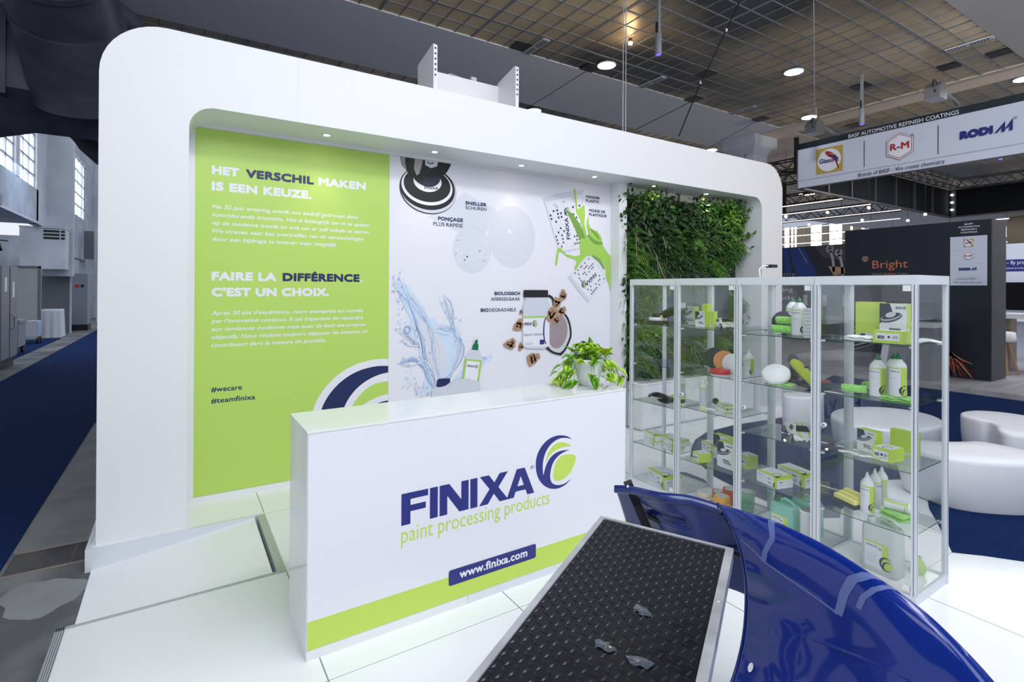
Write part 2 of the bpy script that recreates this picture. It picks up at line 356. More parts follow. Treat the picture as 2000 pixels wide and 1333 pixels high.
# ceiling: flat smooth soffit with fields of metal cassettes between the beams
b = MB(); b.box((-12, -12, 6.02), (60, 17.0, 6.35), 'hall_paint'); struct(b.build('ceiling'))
mat('soffit_grey', (.40, .41, .44), .75); mat('beam_paint_warm', (.78, .68, .60), .75); mat('beam_paint', (.78, .82, .90), .7)
b = MB(); b.box((-12, 7.62, 5.985), (12.85, 9.7, 6.02), 'beam_paint'); b.box((12.85, -12, 5.985), (13.55, 17, 6.02), 'beam_paint_warm'); b.box((-12, -12, 5.985), (12.85, 3.0, 6.02), 'soffit_grey'); b.box((13.55, 7.62, 5.985), (60, 9.7, 6.02), 'beam_paint_warm')
struct(b.build('trim_1'))
GX, GY = .3065, .332
def field(x0, x1, y0, y1, thick0, every_x):
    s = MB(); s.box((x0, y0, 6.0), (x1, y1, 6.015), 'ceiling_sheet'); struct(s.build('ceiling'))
    g = MB(); k0 = math.ceil((x0-4.03)/GX)
    for k in range(k0, int((x1-4.03)/GX)+1):
        x = 4.03+k*GX; t = .022 if k % 5 == 0 else .008
        g.box((x-t, y0, 5.992), (x+t, y1, 6.0), 'mid_grey')
    n = int(round((y1-y0)/GY))
    for j in range(n+1):
        y = 5.32+GY*round((y0-5.32)/GY)+j*GY
        if not (y0-.01 <= y <= y1+.01): continue
        t = .022 if round((y-5.32)/GY) % 5 == 0 else .008
        g.box((x0, y-t, 5.990), (x1, y+t, 6.0), 'mid_grey')
    struct(g.build('trim_2'))
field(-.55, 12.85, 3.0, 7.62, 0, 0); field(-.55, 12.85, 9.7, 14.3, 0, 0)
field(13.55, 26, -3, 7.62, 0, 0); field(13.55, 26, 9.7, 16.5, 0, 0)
def hole(x, y, label):
    b = MB(); b.box((x-.15, y-.15, 5.984), (x+.15, y+.15, 5.991), 'black'); tag(b.build('ceiling_opening'), label, 'ceiling opening', 'missing ceiling tiles')
for x, y, lb in [(8.49, 6.49, 'black missing ceiling tile above the hanging black cables, left of the lamp'), (11.58, 5.18, 'black missing ceiling tile above the hanging probe over the sign'),
                 (11.9, 3.85, 'black missing ceiling tile above the right floodlight arm'), (11.95, 3.16, 'black missing ceiling tile at the right edge beside the slotted vent'),
                 (9.38, 7.49, 'black missing ceiling tile at the beam where the long cable ends'), (11.82, 7.5, 'black missing ceiling tile at the beam near the column head'),
                 (4.9, 7.45, 'black missing ceiling tile beside the leftmost slotted ceiling vent'), (6.45, 7.47, 'black missing ceiling tile beside the lamp left of the steel wires'), (14.2, 6.5, 'black missing ceiling tile just above the hanging banner sign')]:
    hole(x, y, lb)
def vent(x, y0, y1, label):
    t = thing('slotted_ceiling_vent', label, 'ceiling vent', (x, y0, 5.99), group='slotted ceiling vents')
    L_ = y1-y0; b = MB(); b.box((-.07, 0, -.02), (.07, L_, 0), 'light_grey'); b.build('vent_plate', t)
    for h in (0, 1):
        b = MB()
        for i in range(6):
            y = .06+h*(L_/2-.01)+i*.042; b.box((-.045, y, -.0215), (.045, y+.018, -.0195), 'black')
        b.build('slots', t)
vent(5.1, 7.0, 7.62, 'grey slotted ceiling vent above the perforated brackets, left of the steel wires')
vent(7.9, 7.0, 7.62, 'grey slotted ceiling vent right of the steel wires')
vent(10.85, 7.0, 7.62, 'grey slotted ceiling vent above the white column head')
vent(11.07, 3.0, 3.62, 'grey slotted ceiling vent near the top right corner')
def lamp(x, y, label, r=.16):
    t = thing('ceiling_light', label, 'ceiling light', (x, y, 5.985), group='round ceiling lights')
    b = MB(); b.lathe([(r+.02, 0), (r+.02, -.012), (r, -.016)], 'light_grey', 28); b.build('trim_ring', t)
    b = MB(); b.lathe([(0, -.018), (r, -.018)], 'lamp_white', 28, closed=False); b.build('diffuser', t)
lamp(9.73, 5.5, 'round bright ceiling light left of the chain of the hanging sign'); lamp(6.6, 7.2, 'round bright ceiling light just left of the twin steel wires')
lamp(13.75, 3.27, 'round bright ceiling light at the right edge above the sign'); lamp(6.9, 9.95, 'round bright ceiling light just above the stand top beside the perforated bracket')
lamp(13.2, 9.9, 'round bright ceiling light beside the white column head'); lamp(12.6, 6.75, 'round bright ceiling light behind the left floodlight')
lamp(22.6, 12.2, 'small far ceiling light seen below the left corner of the sign', .3)

def probe(x, y, z, label):
    t = thing('hanging_probe', label, 'ceiling fixture', (x, y, z), group='hanging cylinder fixtures')
    b = MB(); b.lathe([(.035, 0), (.045, .01), (.045, .30), (.03, .31)], 'mid_grey', 16); b.build('cylinder', t)
    b = MB(); b.lathe([(.0, -.004), (.036, -.004), (.036, .03), (.046, .03)], 'blue_led', 16, closed=False); b.build('blue_tip', t)
    b = MB(); b.box((-.02, -.02, .31), (.02, .02, 6-z), 'mid_grey'); b.box((-.05, -.012, .31), (-.025, .012, .45), 'black'); b.build('rod', t)
probe(5.75, 5.2, 5.22, 'silver cylinder hanging in front of the warm ceiling reflection'); probe(11.0, 4.9, 5.05, 'silver cylinder with blue tip hanging left above the hanging sign')
probe(17.5, 4.6, 5.2, 'small silver cylinder hanging inside the far black canopy')
# added warm bulb and point light imitating a reflected glow on the cassettes
t = thing('added_glow_bulb', 'added warm bulb imitating the glow reflected in the ceiling cassettes behind the hanging cylinder', 'lamp', (6.25, 6.25, 5.9))
b = MB(); b.lathe([(.0, 0), (.03, .0), (.035, .03), (.0, .05)], 'bulb_warm', 14, closed=False); b.build('bulb', t)  # added bulb, stands in for the reflected glow
b = MB(); b.box((-.02, -.02, .05), (.02, .02, .085), 'dark_grey'); b.build('stem', t)
pl = bpy.data.lights.new('added_glow_light', 'POINT'); pl.energy = 6; pl.color = (1, .7, .4); pl.shadow_soft_size = .1
po = bpy.data.objects.new('added_glow_light', pl); COL.objects.link(po); po.location = (6.25, 6.25, 5.74)

def wire(name, pts, r, m, label, cat='cable', group=None, knots=()):
    b = MB(); b.tube(pts, r, m, 6)
    for k in knots: b.ball(k, (.018, .018, .03), 'plastic_white', 8, 6)
    return tag(b.build(name), label, cat, group)
wire('suspension_wire', [(4.87, 5.0, 3.87), (5.32, 5.46, 6.0)], .006, 'light_grey', 'left of the twin steel wires rising from the stand top to the ceiling', group='twin steel wires')
wire('suspension_wire', [(4.92, 5.0, 3.87), (5.37, 5.46, 6.0)], .006, 'light_grey', 'right of the twin steel wires rising from the stand top to the ceiling', group='twin steel wires')
wire('hanging_cable', [(8.29, 7.0, 4.81), (8.7, 6.4, 5.35), (6.72, 4.58, 5.98)][:0] or [(7.2, 6.05, 4.5), (7.0, 5.5, 5.1), (6.72, 4.58, 5.98)], .010, 'black', 'long black cable with white tags sagging from the ceiling to the stand top', knots=[(6.98, 5.44, 5.17), (6.80, 4.85, 5.71)])
wire('hanging_cable', [(7.6, 7.5, 4.6), (7.6, 7.5, 5.02), (9.35, 7.5, 5.95)], .008, 'black', 'thin black cable from the beam tile down to a knot above the stand')
wire('hanging_cable', [(6.45, 7.48, 5.98), (6.0, 8.3, 5.6), (5.35, 8.8, 5.15)], .006, 'black', 'thin black cable running down left of the lamp towards the stand')
wire('hanging_cable', [(11.8, 7.5, 5.98), (10.6, 8.2, 5.2), (10.3, 8.2, 5.0)], .006, 'black', 'thin black cable running down to the stand left of the column head')

# column with flared head behind the stand
t = thing('column', 'white square column with flared head standing behind the stand', 'column', (13.25, 8.72, 0))
b = MB(); b.box((-.32, -.32, -.157), (.32, .32, 5.5), 'plaster_light'); b.build('shaft', t)
b = MB()
for z0, z1, r0, r1 in ((5.5, 5.72, .32, .50), (5.72, 5.985, .50, .50)):
    b.add([(sx*r, sy*r, z) for z, r in ((z0, r0), (z1, r1)) for sx, sy in ((-1,-1),(1,-1),(1,1),(-1,1))], [(0,1,5,4),(1,2,6,5),(2,3,7,6),(3,0,4,7)], 'plaster_light')
b.build('flared_head', t)
wire('column_conduit', [(12.9, 8.6, 5.6), (12.9, 8.6, 3.2)], .015, 'mid_grey', 'thin conduit on the face of the white column')

# ---- the left aisle: tall window wall, piers, ducts, lockers
XL = -4.6
def lwall(y0, y1, z0, z1, m='plaster'): wl.box((XL-.3, y0, z0), (XL, y1, z1), m)
wl = MB()
lwall(12, 20.2, 2.5, 12); lwall(20.2, 27.3, 4.35, 5.62); lwall(20.2, 27.3, 8.2, 12); lwall(27.0, 35.4, 4.3, 12, 'plaster_light') ; lwall(35.4, 39.9, 3.4, 5.72); lwall(35.4, 39.9, 8.9, 12); lwall(39.9, 46, -.157, 12)
lwall(23.9, 24.4, 5.6, 8.3, 'plaster_light')
struct(wl.build('wall_left'))
b = MB(); b.box((XL-1.6, 20, 4.30), (XL+.02, 27.3, 4.40), 'plaster_light'); b.box((XL-.0, 12, 4.2), (XL+.35, 20.6, 4.5), 'plaster'); struct(b.build('trim_3'))
b = MB(); b.box((-4.75, 29.0, 2.3), (-3.77, 29.4, 10), 'plaster_light'); tag(b.build('wall_pier'), 'tall pale plaster pier between the two bright window bays', 'pier')
b = MB(); b.box((-6.9, 43.5, -.157), (2, 43.8, 12), 'plaster_light'); b.box((-12, 34.0, -.157), (-4.9, 34.3, 4.3), 'plaster'); struct(b.build('wall_back'))
def window_bay(y0, y1, z0, z1, n, name):
    t = struct(MB_frame(y0, y1, z0, z1, n, name))
def MB_frame(y0, y1, z0, z1, n, name):
    f = MB(); w = (y1-y0)
    for i in range(n+1):
        y = y0+w*i/n; f.box((XL-.16, y-.05, z0), (XL-.08, y+.05, z1), 'plaster_light')
    for j in range(6):
        z = z0+(z1-z0)*j/5; f.box((XL-.16, y0, z-.04), (XL-.08, y1, z+.04), 'plaster_light')
    o = f.build(name)
    g = MB(); g.box((XL-.22, y0, z0), (XL-.2, y1, z1), 'daylight'); g.build('window_pane', o)
    return o
window_bay(20.4, 23.9, 5.62, 8.2, 4, 'window_1'); window_bay(24.4, 27.0, 5.62, 8.2, 3, 'window_2'); window_bay(35.5, 39.8, 5.72, 8.9, 4, 'window_3')
# low plaster block with louvres
t = thing('louvred_block', 'white plaster block with dark louvre slots below the left windows', 'vent block', (-5.28, 28.0, 0))
b = MB(); b.box((0, 0, 2.57), (1.40, .9, 4.22), 'plaster_light'); b.box((-.02, -.02, 4.22), (1.42, .92, 4.28), 'plaster_light'); b.build('block', t)
b = MB()
for i in range(4):
    b.box((.72, -.01, 3.78+i*.14), (1.22, .02, 3.87+i*.14), 'black'); b.box((1.26, -.01, 3.78+i*.14), (1.385, .02, 3.87+i*.14), 'black')
b.build('louvre_slots', t)
b = MB(); b.box((-3.9, 38, -.157), (-3.3, 38.1, 5.2), 'plaster_light'); b.box((-3.0, 38, -.157), (-2.2, 38.1, 5.2), 'plaster_light')
for i, c in enumerate(('pale_print', 'print_blue', 'dark_grey', 'pale_print', 'dark_grey')): b.box((-2.85, 37.96, 1.2+i*.7), (-2.3, 38.0, 1.8+i*.7), c)
b.box((-4.45, 37.9, 3.4), (-4.0, 37.95, 5.0), 'partition_grey')
tag(b.build('poster_wall'), 'narrow white wall with small pictures at the far end of the left aisle', 'display wall')
# ducts
t = thing('ventilation_duct', 'huge black round ventilation duct in the top left corner', 'duct', (0, 0, 0))
b = MB(); pts = [(-1.45, 5.9, 6.3), (-1.35, 6.9, 5.95), (-1.25, 7.9, 5.6), (-1.18, 8.7, 5.32)]
b.tube(pts, [.56, .57, .58, .58], 'duct', 32)
b.build('round_duct', t)
b = MB()
for i, (p, q) in enumerate(((pts[0], pts[1]), (pts[1], pts[2]), (pts[2], pts[3]))):
    p = Vector(p); q = Vector(q); d = (q-p).normalized()*.05; b.tube([q-d*.8, q+d*.8], .60, 'duct', 32)
b.build('flange_ring', t)
b = MB(); b.tube([(-1.2, 8.6, 5.3), (-1.15, 9.1, 5.0), (-1.1, 9.5, 4.5)], [.57, .60, .60], 'duct', 28); b.build('elbow', t)
b = MB(); b.add([(-3.2, 9.2, 5.3), (-.1, 9.2, 5.3), (-.1, 9.2, 4.45), (-1.9, 9.2, 4.45), (-3.2, 9.2, 3.9), (-3.2, 11, 5.5), (-.1, 11, 5.5), (-.1, 11, 4.35), (-1.9, 11, 4.35), (-3.2, 11, 3.7)],
    [(0,1,2,3,4), (9,8,7,6,5), (0,5,6,1), (1,6,7,2), (2,7,8,3), (3,8,9,4), (4,9,5,0)], 'duct')
b.box((-1.93, 9.15, 4.35), (-1.87, 11.05, 5.5), 'duct'); b.build('plenum_box', t)
b = MB(); b.add([(-3.2, 9.2, 4.0), (-1.9, 9.2, 4.45), (-.1, 9.2, 4.45), (-.1, 9.9, 4.05), (-1.7, 9.9, 4.05), (-3.2, 9.9, 3.55), (-3.2, 10.6, 4.2), (-.1, 10.6, 4.3)],
    [(0,1,4,5), (1,2,3,4), (5,4,3,7,6)], 'duct'); b.build('tapered_hood', t)
b = MB(); b.tube([(-.95, 8.3, 5.55), (-.55, 8.9, 5.5)], [.14, .14], 'duct', 18); b.build('branch_pipe', t)
b = MB(); b.tube([(-1.75, 10.8, 5.0), (-1.66, 11.6, 4.85), (-1.50, 12, 4.62), (-1.36, 12, 4.42), (-1.15, 12, 4.2), (-1.0, 12, 4.1)], [.12, .15, .16, .16, .15, .14], 'duct', 20)
tag(b.build('flexible_duct'), 'smaller black flexible duct bending down beside the stand edge', 'duct')
wire('hanging_cable', [(-.55, 8.0, 6.0), (-.55, 8.4, 5.66)], .008, 'black', 'short black cable beside the big duct')

# grey lockers, partitions, table
t = thing('locker', 'tall grey metal locker standing at the left edge of the aisle', 'locker', (-3.52, 16.9, -.157))
b = MB(); b.box((-.9, -1.6, .25), (0, 1.55, 2.55), 'locker'); b.build('body', t)
b = MB(); b.box((-.88, -1.58, 0), (-.05, 1.5, .25), 'black'); b.build('plinth', t)
for y in (-1.55, .0, .80): b = MB(); b.box((0, y+.02, .27), (.02, y+(.73 if y > -1 else 1.5), 2.53), 'locker'); b.build('door', t)
b = MB(); b.box((.02, .28, 1.9), (.025, .5, 2.25), 'plastic_white'); b.build('paper_notice', t); b = MB(); b.box((.02, 1.0, 1.75), (.025, 1.2, 2.15), 'plastic_white'); b.build('paper_notice', t)
b = MB(); b.tube([(.02, .9, .95), (.08, .9, 1.0), (.08, .9, 1.3), (.02, .9, 1.35)], .02, 'light_grey', 6); b.build('handle', t)
t = thing('partition_wall', 'beige exhibition partition panel behind the lockers', 'partition', (-4.9, 26.6, -.157))
b = MB(); b.box((-1.6, 0, 0), (.42, .06, 2.72), 'partition'); b.build('panel', t)
b = MB(); b.box((.42, -.02, 0), (.5, .08, 2.78), 'partition_grey'); b.box((-1.6, -.02, 2.72), (.5, .08, 2.8), 'partition_grey'); b.build('edge_profile', t)
t = thing('partition_wall', 'dark grey partition panel behind the covered table', 'partition', (-4.85, 29.5, -.157))
b = MB(); b.box((0, 0, 0), (.95, .06, 2.55), 'partition_grey'); b.build('panel', t)
b = MB(); b.box((.92, -.02, 0), (.98, .08, 2.7), 'light_grey'); b.box((0, -.02, 2.5), (.98, .08, 2.7), 'light_grey'); b.build('edge_profile', t)
t = thing('service_cabinet', 'grey cabinet wall with red button and black base by the pier', 'cabinet', (-4.35, 31.0, -.157))
b = MB(); b.box((0, 0, .25), (.85, 1.0, 2.62), 'locker'); b.build('body', t); b = MB(); b.box((.15, -.03, 0), (.88, 1, .28), 'black'); b.build('base', t)
b = MB(); b.box((.42, -.03, 2.0), (.54, 0, 2.12), 'red'); b.build('red_button', t); b = MB(); b.box((.62, -.03, 2.0), (.72, 0, 2.12), 'black'); b.build('switch', t)
t = thing('covered_table', 'table under a white draped cloth behind the beige partition', 'table', (-4.28, 27.0, -.157))
def drape(u, v):
    a = u*2*PI; k = 1+.05*math.sin(a*9)*v; sq = max(abs(math.cos(a)), abs(math.sin(a)))
    x, y = math.cos(a)/sq, math.sin(a)/sq; rr = min(1, .02+v*3)*(1+.14*max(0, v-.3)); return Vector(((.30*x*k)*rr+.1, (.42*y*k)*rr+.4, 1.12-1.10*max(0, (v-.33)/.67)**1.1))
b = MB(); b.grid(drape, 96, 18, 'cloth_white'); b.build('table_cover', t)
t = thing('crate_stack', 'black crates stacked beside the white covered table', 'crates', (-4.15, 29.75, -.157))
b = MB(); b.box((-.35, 0, 0), (.05, .9, .95), 'black')
for i in range(5): b.box((-.36+i*.09, -.02, .02), (-.33+i*.09, 0, .93), 'dark_grey')
b.build('crate', t)
t = thing('trolley', 'grey trolley with wheels standing behind the lockers', 'trolley', (-3.95, 20.9, -.150))
b = MB(); b.box((-.5, 0, .22), (0, .9, .95), 'locker'); b.build('body', t)
b = MB(); b.box((-.55, -.05, .95), (.05, .95, 1.02), 'aluminium_dark'); b.build('top_tray', t)
for x, y in ((-.05, .1), (-.05, .8), (-.45, .1), (-.45, .8)): b = MB(); b.tube([(x-.03, y, .1), (x+.03, y, .1)], .1, 'black', 12); b.box((x-.02, y-.02, .1), (x+.02, y+.02, .24), 'mid_grey'); b.build('castor', t)
t = thing('trolley', 'small blue and white trolley beside the beige partition', 'trolley', (-4.15, 24.6, -.150))
b = MB(); b.box((-.5, 0, .25), (0, .6, .8), 'light_grey'); b.box((.0, .02, .3), (.01, .58, .75), 'print_blue'); b.build('body', t)
for y in (.1, .5): b = MB(); b.tube([(-.03, y, .1), (.03, y, .1)], .1, 'black', 12); b.box((-.02, y-.02, .1), (.02, y+.02, .26), 'mid_grey'); b.build('castor', t)
t = thing('stage_lamp', 'black spotlight on a bar under the left plaster ledge', 'lamp', (-5.2, 24.5, 3.2))
b = MB(); b.lathe([(.0, -.12), (.16, -.12), (.12, .12), (.05, .2)], 'black', 14); b.build('lamp_head', t); b = MB(); b.bar((-1.2, 0, .35), (.3, 0, .22), .04, .04, 'black'); b.bar((0, 0, .15), (0, 0, .3), .03, .03, 'black'); b.build('bar', t)

# ================================================================= raised platform
RY, SYY, T1X, EX = 3.745, 4.817, .624, -.509
b = MB()
for a, c in (((EX, -4, -.15), (12.2, RY, 0)), ((T1X, RY, -.15), (12.2, SYY, 0)), ((-.519, SYY, -.15), (12.2, 6.2, 0))): b.box(a, c, 'platform_board')
struct(b.build('floor'))
b = MB(); b.box((12.2, -6, -.157), (12.9, 12, -.12), 'concrete'); struct(b.build('floor'))
b = MB()   # aluminium edge profile with ribs
b.box((EX-.045, -4, -.15), (EX-.001, RY+.03, .003), 'profile'); b.box((EX-.045, RY+.0005, -.15), (T1X, RY+.03, .003), 'profile')
for k in range(5): b.box((EX-.046+k*.010, -4, .003), (EX-.041+k*.010, RY+.02, .006), 'zinc')
for k in range(2): b.box((EX, RY+.004+k*.014, .003), (T1X, RY+.007+k*.014, .0045), 'zinc')
b.box((T1X-.055, RY+.03, -.15), (T1X-.001, SYY-.0305, .003), 'profile')
for k in range(5): b.box((T1X-.050+k*.010, RY+.03, .003), (T1X-.047+k*.010, SYY-.031, .005), 'zinc')
b.box((-.545, SYY-.03, -.157), (T1X, SYY-.001, .003), 'aluminium')
b.box((-.545, SYY-.0005, -.157), (-.52, 6.2, .003), 'aluminium')
struct(b.build('trim_4'))
b = MB(); x0, x1, z0, z1 = EX-.0, .545, -.150, -.012
b.add([(x0, RY+.03, z0), (x1, RY+.03, z1), (x1, SYY-.03, z1), (x0, SYY-.03, z0), (x0, RY+.03, -.157), (x1, RY+.03, -.157), (x1, SYY-.03, -.157), (x0, SYY-.03, -.157)],
      [(0,1,2,3), (7,6,5,4), (0,4,5,1), (1,5,6,2), (2,6,7,3), (3,7,4,0)], 'platform_board')
tag(b.build('access_ramp'), 'white access ramp rising beside the stand wall from the concrete to the platform', 'ramp')
# curved inlay of blue carpet behind the showcases
flatshape('inlay_carpet', [(4.42, 2.62), (4.506, 3.125), (4.573, 3.374), (4.72, 3.62), (4.90, 3.93), (5.178, 4.14), (5.48, 4.327), (5.9, 4.48), (6.5, 4.511), (7.6, 4.4), (9, 5.1), (12.2, 6), (12.2, -4), (5.6, -4), (5.3, .2), (5.05, 1.0), (4.987, 1.18), (4.85, 1.36), (4.719, 1.497), (5.236, 1.762), (5.485, 1.9), (5.781, 2.019), (6.173, 2.098), (6.3, 2.25), (5.9, 2.45), (5.3, 2.35), (4.829, 2.30), (4.643, 2.22), (4.5, 2.3)], 0, .006, 'carpet', 'navy carpet inlay with curved edge on the white platform behind the showcases', 'carpet')
flatshape('inlay_carpet', [(4.02, 3.72), (4.2, 3.82), (4.29, 3.78), (4.42, 3.60), (4.42, 3.38), (4.30, 3.22), (4.05, 3.18), (3.95, 3.4)], 0, .004, 'carpet', 'small dark rounded carpet inlay under the leftmost showcases', 'carpet')

# ================================================================= stand wall
def arc(cx, cz, r, a0, a1, n=10): return [(cx+r*math.cos(math.radians(a0+(a1-a0)*i/n)), cz+r*math.sin(math.radians(a0+(a1-a0)*i/n))) for i in range(n+1)]
XW0, XW1, ZT = -.489, 8.247, 3.874; XO0, XO1, ZO = .071, 7.688, 3.317
stand = thing('stand_wall', 'large white exhibition wall with rounded corners and a wide recessed niche', 'exhibition wall', (0, 4.84, 0))
out = [(XW0, 0)] + arc(XW0+.42, ZT-.42, .42, 180, 90) + arc(XW1-.42, ZT-.42, .42, 90, 0) + [(XW1, 0)]
inn = [(XO1, 0)] + arc(XO1-.18, ZO-.18, .18, 0, 90) + arc(XO0+.18, ZO-.18, .18, 90, 180) + [(XO0, 0)]
b = MB(); b.prism(out+inn, lambda p, d: (p[0], d, p[1]), 0, .62, 'white_paint')
b.build('frame', stand)
b = MB(); b.box((XO0, .51, 0), (XO1+.5, .58, ZO+.02), 'white_paint'); b.build('back_panel', stand)
b = MB(); b.box((XO0+.004, .497, 0), (4.99, .509, .05), 'white_paint'); b.box((XO0+.004, .497, 3.283), (4.99, .509, ZO), 'white_paint'); b.box((4.995, .35, 0), (5.14, .509, ZO), 'white_paint'); b.build('niche_frame', stand)
b = MB(); b.box((.872, -.0006, ZO), (.8745, .0004, ZT-.001), 'pale_print'); b.build('joint_seam', stand)
lbl = ['above the word VERSCHIL', 'beside the sander picture', 'above the transparent discs', 'above the measuring cup picture', 'above the left part of the plant wall', 'above the bright part of the plant wall']
for i, (x, s_) in enumerate(((1.174, 9), (2.27, 7), (3.361, 7), (4.478, 7), (5.564, 14), (6.673, 18))):
    t = thing('recessed_spotlight', 'small recessed warm spotlight in the niche soffit ' + lbl[i], 'spotlight', (x, 5.095, ZO), group='niche spotlights')
    b = MB(); b.lathe([(.045, .0), (.045, -.004), (.030, -.006)], 'aluminium', 20, closed=False); b.build('trim_ring', t)
    b = MB(); b.lathe([(0, -.0045), (.030, -.0045)], 'lamp_warm', 20, closed=False); b.build('bulb', t)
    l = bpy.data.lights.new('spot_beam', 'SPOT'); l.energy = s_*.8; l.color = (1, .80, .56); l.spot_size = 1.3; l.spot_blend = .9; l.shadow_soft_size = .03
    o = bpy.data.objects.new('spot_beam', l); COL.objects.link(o); o.location = (x, 5.095, ZO-.03); o.rotation_euler = (.15, 0, 0)
# perforated brackets and white board on top
for x, lb in ((2.20, 'left'), (3.20, 'right')):
    t = thing('perforated_bracket', 'white slanted bracket with a column of dark holes, %s one on the stand top' % lb, 'bracket', (x, 4.98, 3.6), group='perforated brackets on the stand top')
    b = MB(); b.prism([(0, 0), (0, .78), (.02, .80), (.40, .72), (.42, .70), (.42, 0)], lambda p, d: (d, p[0], p[1]), 0, .042, 'white_paint'); b.build('plate', t)
    b = MB()
    for k in range(6): b.lathe([(0, 0), (.010, 0)], 'black', 12, closed=False) if 0 else b.add([(.021+.0105*math.cos(a*PI/6), -.001, .77-.055*k-.02+.0125*math.sin(a*PI/6)) for a in range(12)], [tuple(range(12))], 'black')
    b.build('holes', t)
b = MB(); b.box((2.24, 5.36, 3.6), (3.20, 5.40, 4.28), 'white_paint'); tag(b.build('white_board'), 'white board standing on the stand top between the two perforated brackets', 'board')
wire('cable_bundle', [(2.5, 5.42, 4.25), (2.6, 5.42, 4.32), (2.75, 5.42, 4.30), (2.9, 5.42, 4.29), (3.0, 5.42, 4.25)], .007, 'light_grey', 'loose grey cables with connector lying behind the white board')
b = MB(); b.box((2.86, 5.40, 4.27), (2.93, 5.45, 4.34), 'light_grey'); tag(b.build('power_connector'), 'small grey connector sticking up behind the white board', 'connector')

SW_N = [(0.854, 0.876), (0.761, 0.941), (0.608, 0.989), (0.459, 1.0), (0.287, 0.963), (0.141, 0.868), (0.037, 0.73), (0.0, 0.58), (0.011, 0.423), (0.059, 0.279), (0.146, 0.158), (0.268, 0.062), (0.425, 0.003), (0.589, 0.0), (0.741, 0.048), (0.845, 0.13), (0.715, 0.065), (0.563, 0.051), (0.439, 0.085), (0.363, 0.141), (0.33, 0.239), (0.344, 0.363), (0.392, 0.501), (0.51, 0.611), (0.662, 0.665), (0.789, 0.682), (0.611, 0.701), (0.451, 0.679), (0.313, 0.597), (0.225, 0.462), (0.177, 0.307), (0.158, 0.437), (0.172, 0.589), (0.225, 0.73), (0.313, 0.834), (0.434, 0.907), (0.583, 0.941), (0.735, 0.918)]
SW_C = [(0.225, 0.532), (0.254, 0.662), (0.327, 0.766), (0.428, 0.842), (0.558, 0.865), (0.71, 0.834), (0.851, 0.744), (0.701, 0.763), (0.535, 0.749), (0.386, 0.701), (0.285, 0.625)]
SW_L = [(0.949, 0.546), (0.842, 0.592), (0.713, 0.608), (0.561, 0.594), (0.462, 0.499), (0.403, 0.352), (0.414, 0.169), (0.538, 0.135), (0.665, 0.152), (0.792, 0.22), (0.896, 0.344), (0.946, 0.456)]

def soften(P):
    n = len(P); Q = []
    for i in range(n):
        a, b_, c_ = Vector(P[i-1]), Vector(P[i]), Vector(P[(i+1) % n])
        if (a-b_).angle(c_-b_) < 1.75: Q.append(tuple(b_))
        else: Q += [tuple(b_*.75+a*.25), tuple(b_*.75+c_*.25)]
    return Q
SIL = SW_N[:16]
SW_N, SW_C, SW_L = [soften(soften(P)) for P in (SW_N, SW_C, SW_L)]
def clip_box(u1, v0):
    def go(P):
        for ins, cut in ((lambda p: p[0] <= u1, lambda a, b: (u1, a[1]+(b[1]-a[1])*(u1-a[0])/(b[0]-a[0]))), (lambda p: p[1] >= v0, lambda a, b: (a[0]+(b[0]-a[0])*(v0-a[1])/(b[1]-a[1]), v0))):
            Q = []
            for a, b in zip(P, P[1:]+P[:1]):
                if ins(a): Q.append(a)
                if ins(a) != ins(b): Q.append(cut(a, b))
            P = Q
            if not P: return []
        return P
    return go
# ================================================================= printed panels
PX0, PX1, PX2, PZ0, PZ1, PYY = .127, 1.870, 4.991, .053, 3.28, 5.347
t = thing('printed_panel', 'lime green printed panel with white and navy text on the niche wall', 'panel')
b = MB(); b.box((PX0, PYY-.0, PZ0), (PX1-.001, PYY+.003, PZ1), 'lime_panel'); b.build('panel_sheet', t)
b = MB(); c = Canvas(b, flat((0, PYY, 0), (1, 0, 0), (0, 0, 1), (0, -1, 0)), .00022)
c.text('HET', .251, 2.882, .080, 'white_print', .216, .056); c.text('VERSCHIL', .519, 2.882, .080, 'navy_dark', .594, .056); c.text('MAKEN', 1.154, 2.882, .080, 'white_print', .468, .056)
c.text('IS EEN KEUZE.', .251, 2.740, .080, 'white_print', .842, .056)
for i, (s_, w) in enumerate((('Na 20 jaar ervaring wordt ons bedrijf gedreven door', 1.295), ('voortdurende innovatie. Het is belangrijk om in te spelen', 1.40), ('op de moderne trends en ook om er zelf enkele te zetten.', 1.405), ('We streven naar het overtreffen van de verwachtingen', 1.345), ('door een bijdrage te leveren waar mogelijk.', 1.078))):
    c.text(s_, .257, 2.582-.0722*i, .036, 'white_print', w, .016, .2)
c.text('FAIRE LA', .254, 1.942, .080, 'white_print', .530, .056); c.text('DIFFÉRENCE', .836, 1.942, .080, 'navy_dark', .728, .056) if 0 else None
c.text('DIFFÉRENCE', .836, 1.942, .080, 'navy_dark', .728, .056); c.text(',', 1.572, 1.942, .080, 'white_print', .018, .056)
c.text("C'EST UN CHOIX.", .254, 1.800, .080, 'white_print', 1.008, .056)
for i, (s_, w) in enumerate((("Après 20 ans d'expérience, notre entreprise est animée", 1.345), ("par l'innovation continue. Il est important de répondre", 1.345), ('aux tendances modernes mais aussi de fixer ses propres', 1.37), ('objectifs. Nous voulons toujours dépasser les attentes en', 1.39), ('contribuant dans la mesure du possible.', .98))):
    c.text(s_, .256, 1.637-.0713*i, .036, 'white_print', w, .016, .2)
c.text('#wecare', .257, .955, .046, 'navy_dark', .243, .022); c.text('#teamfinixa', .257, .855, .046, 'navy_dark', .352, .022)
H = 1.22; u0, v0 = 1.165, 1.079-H; cl = clip_box(PX1-.002, PZ0+.002); sil = SIL
ccx, ccy = .47, .5
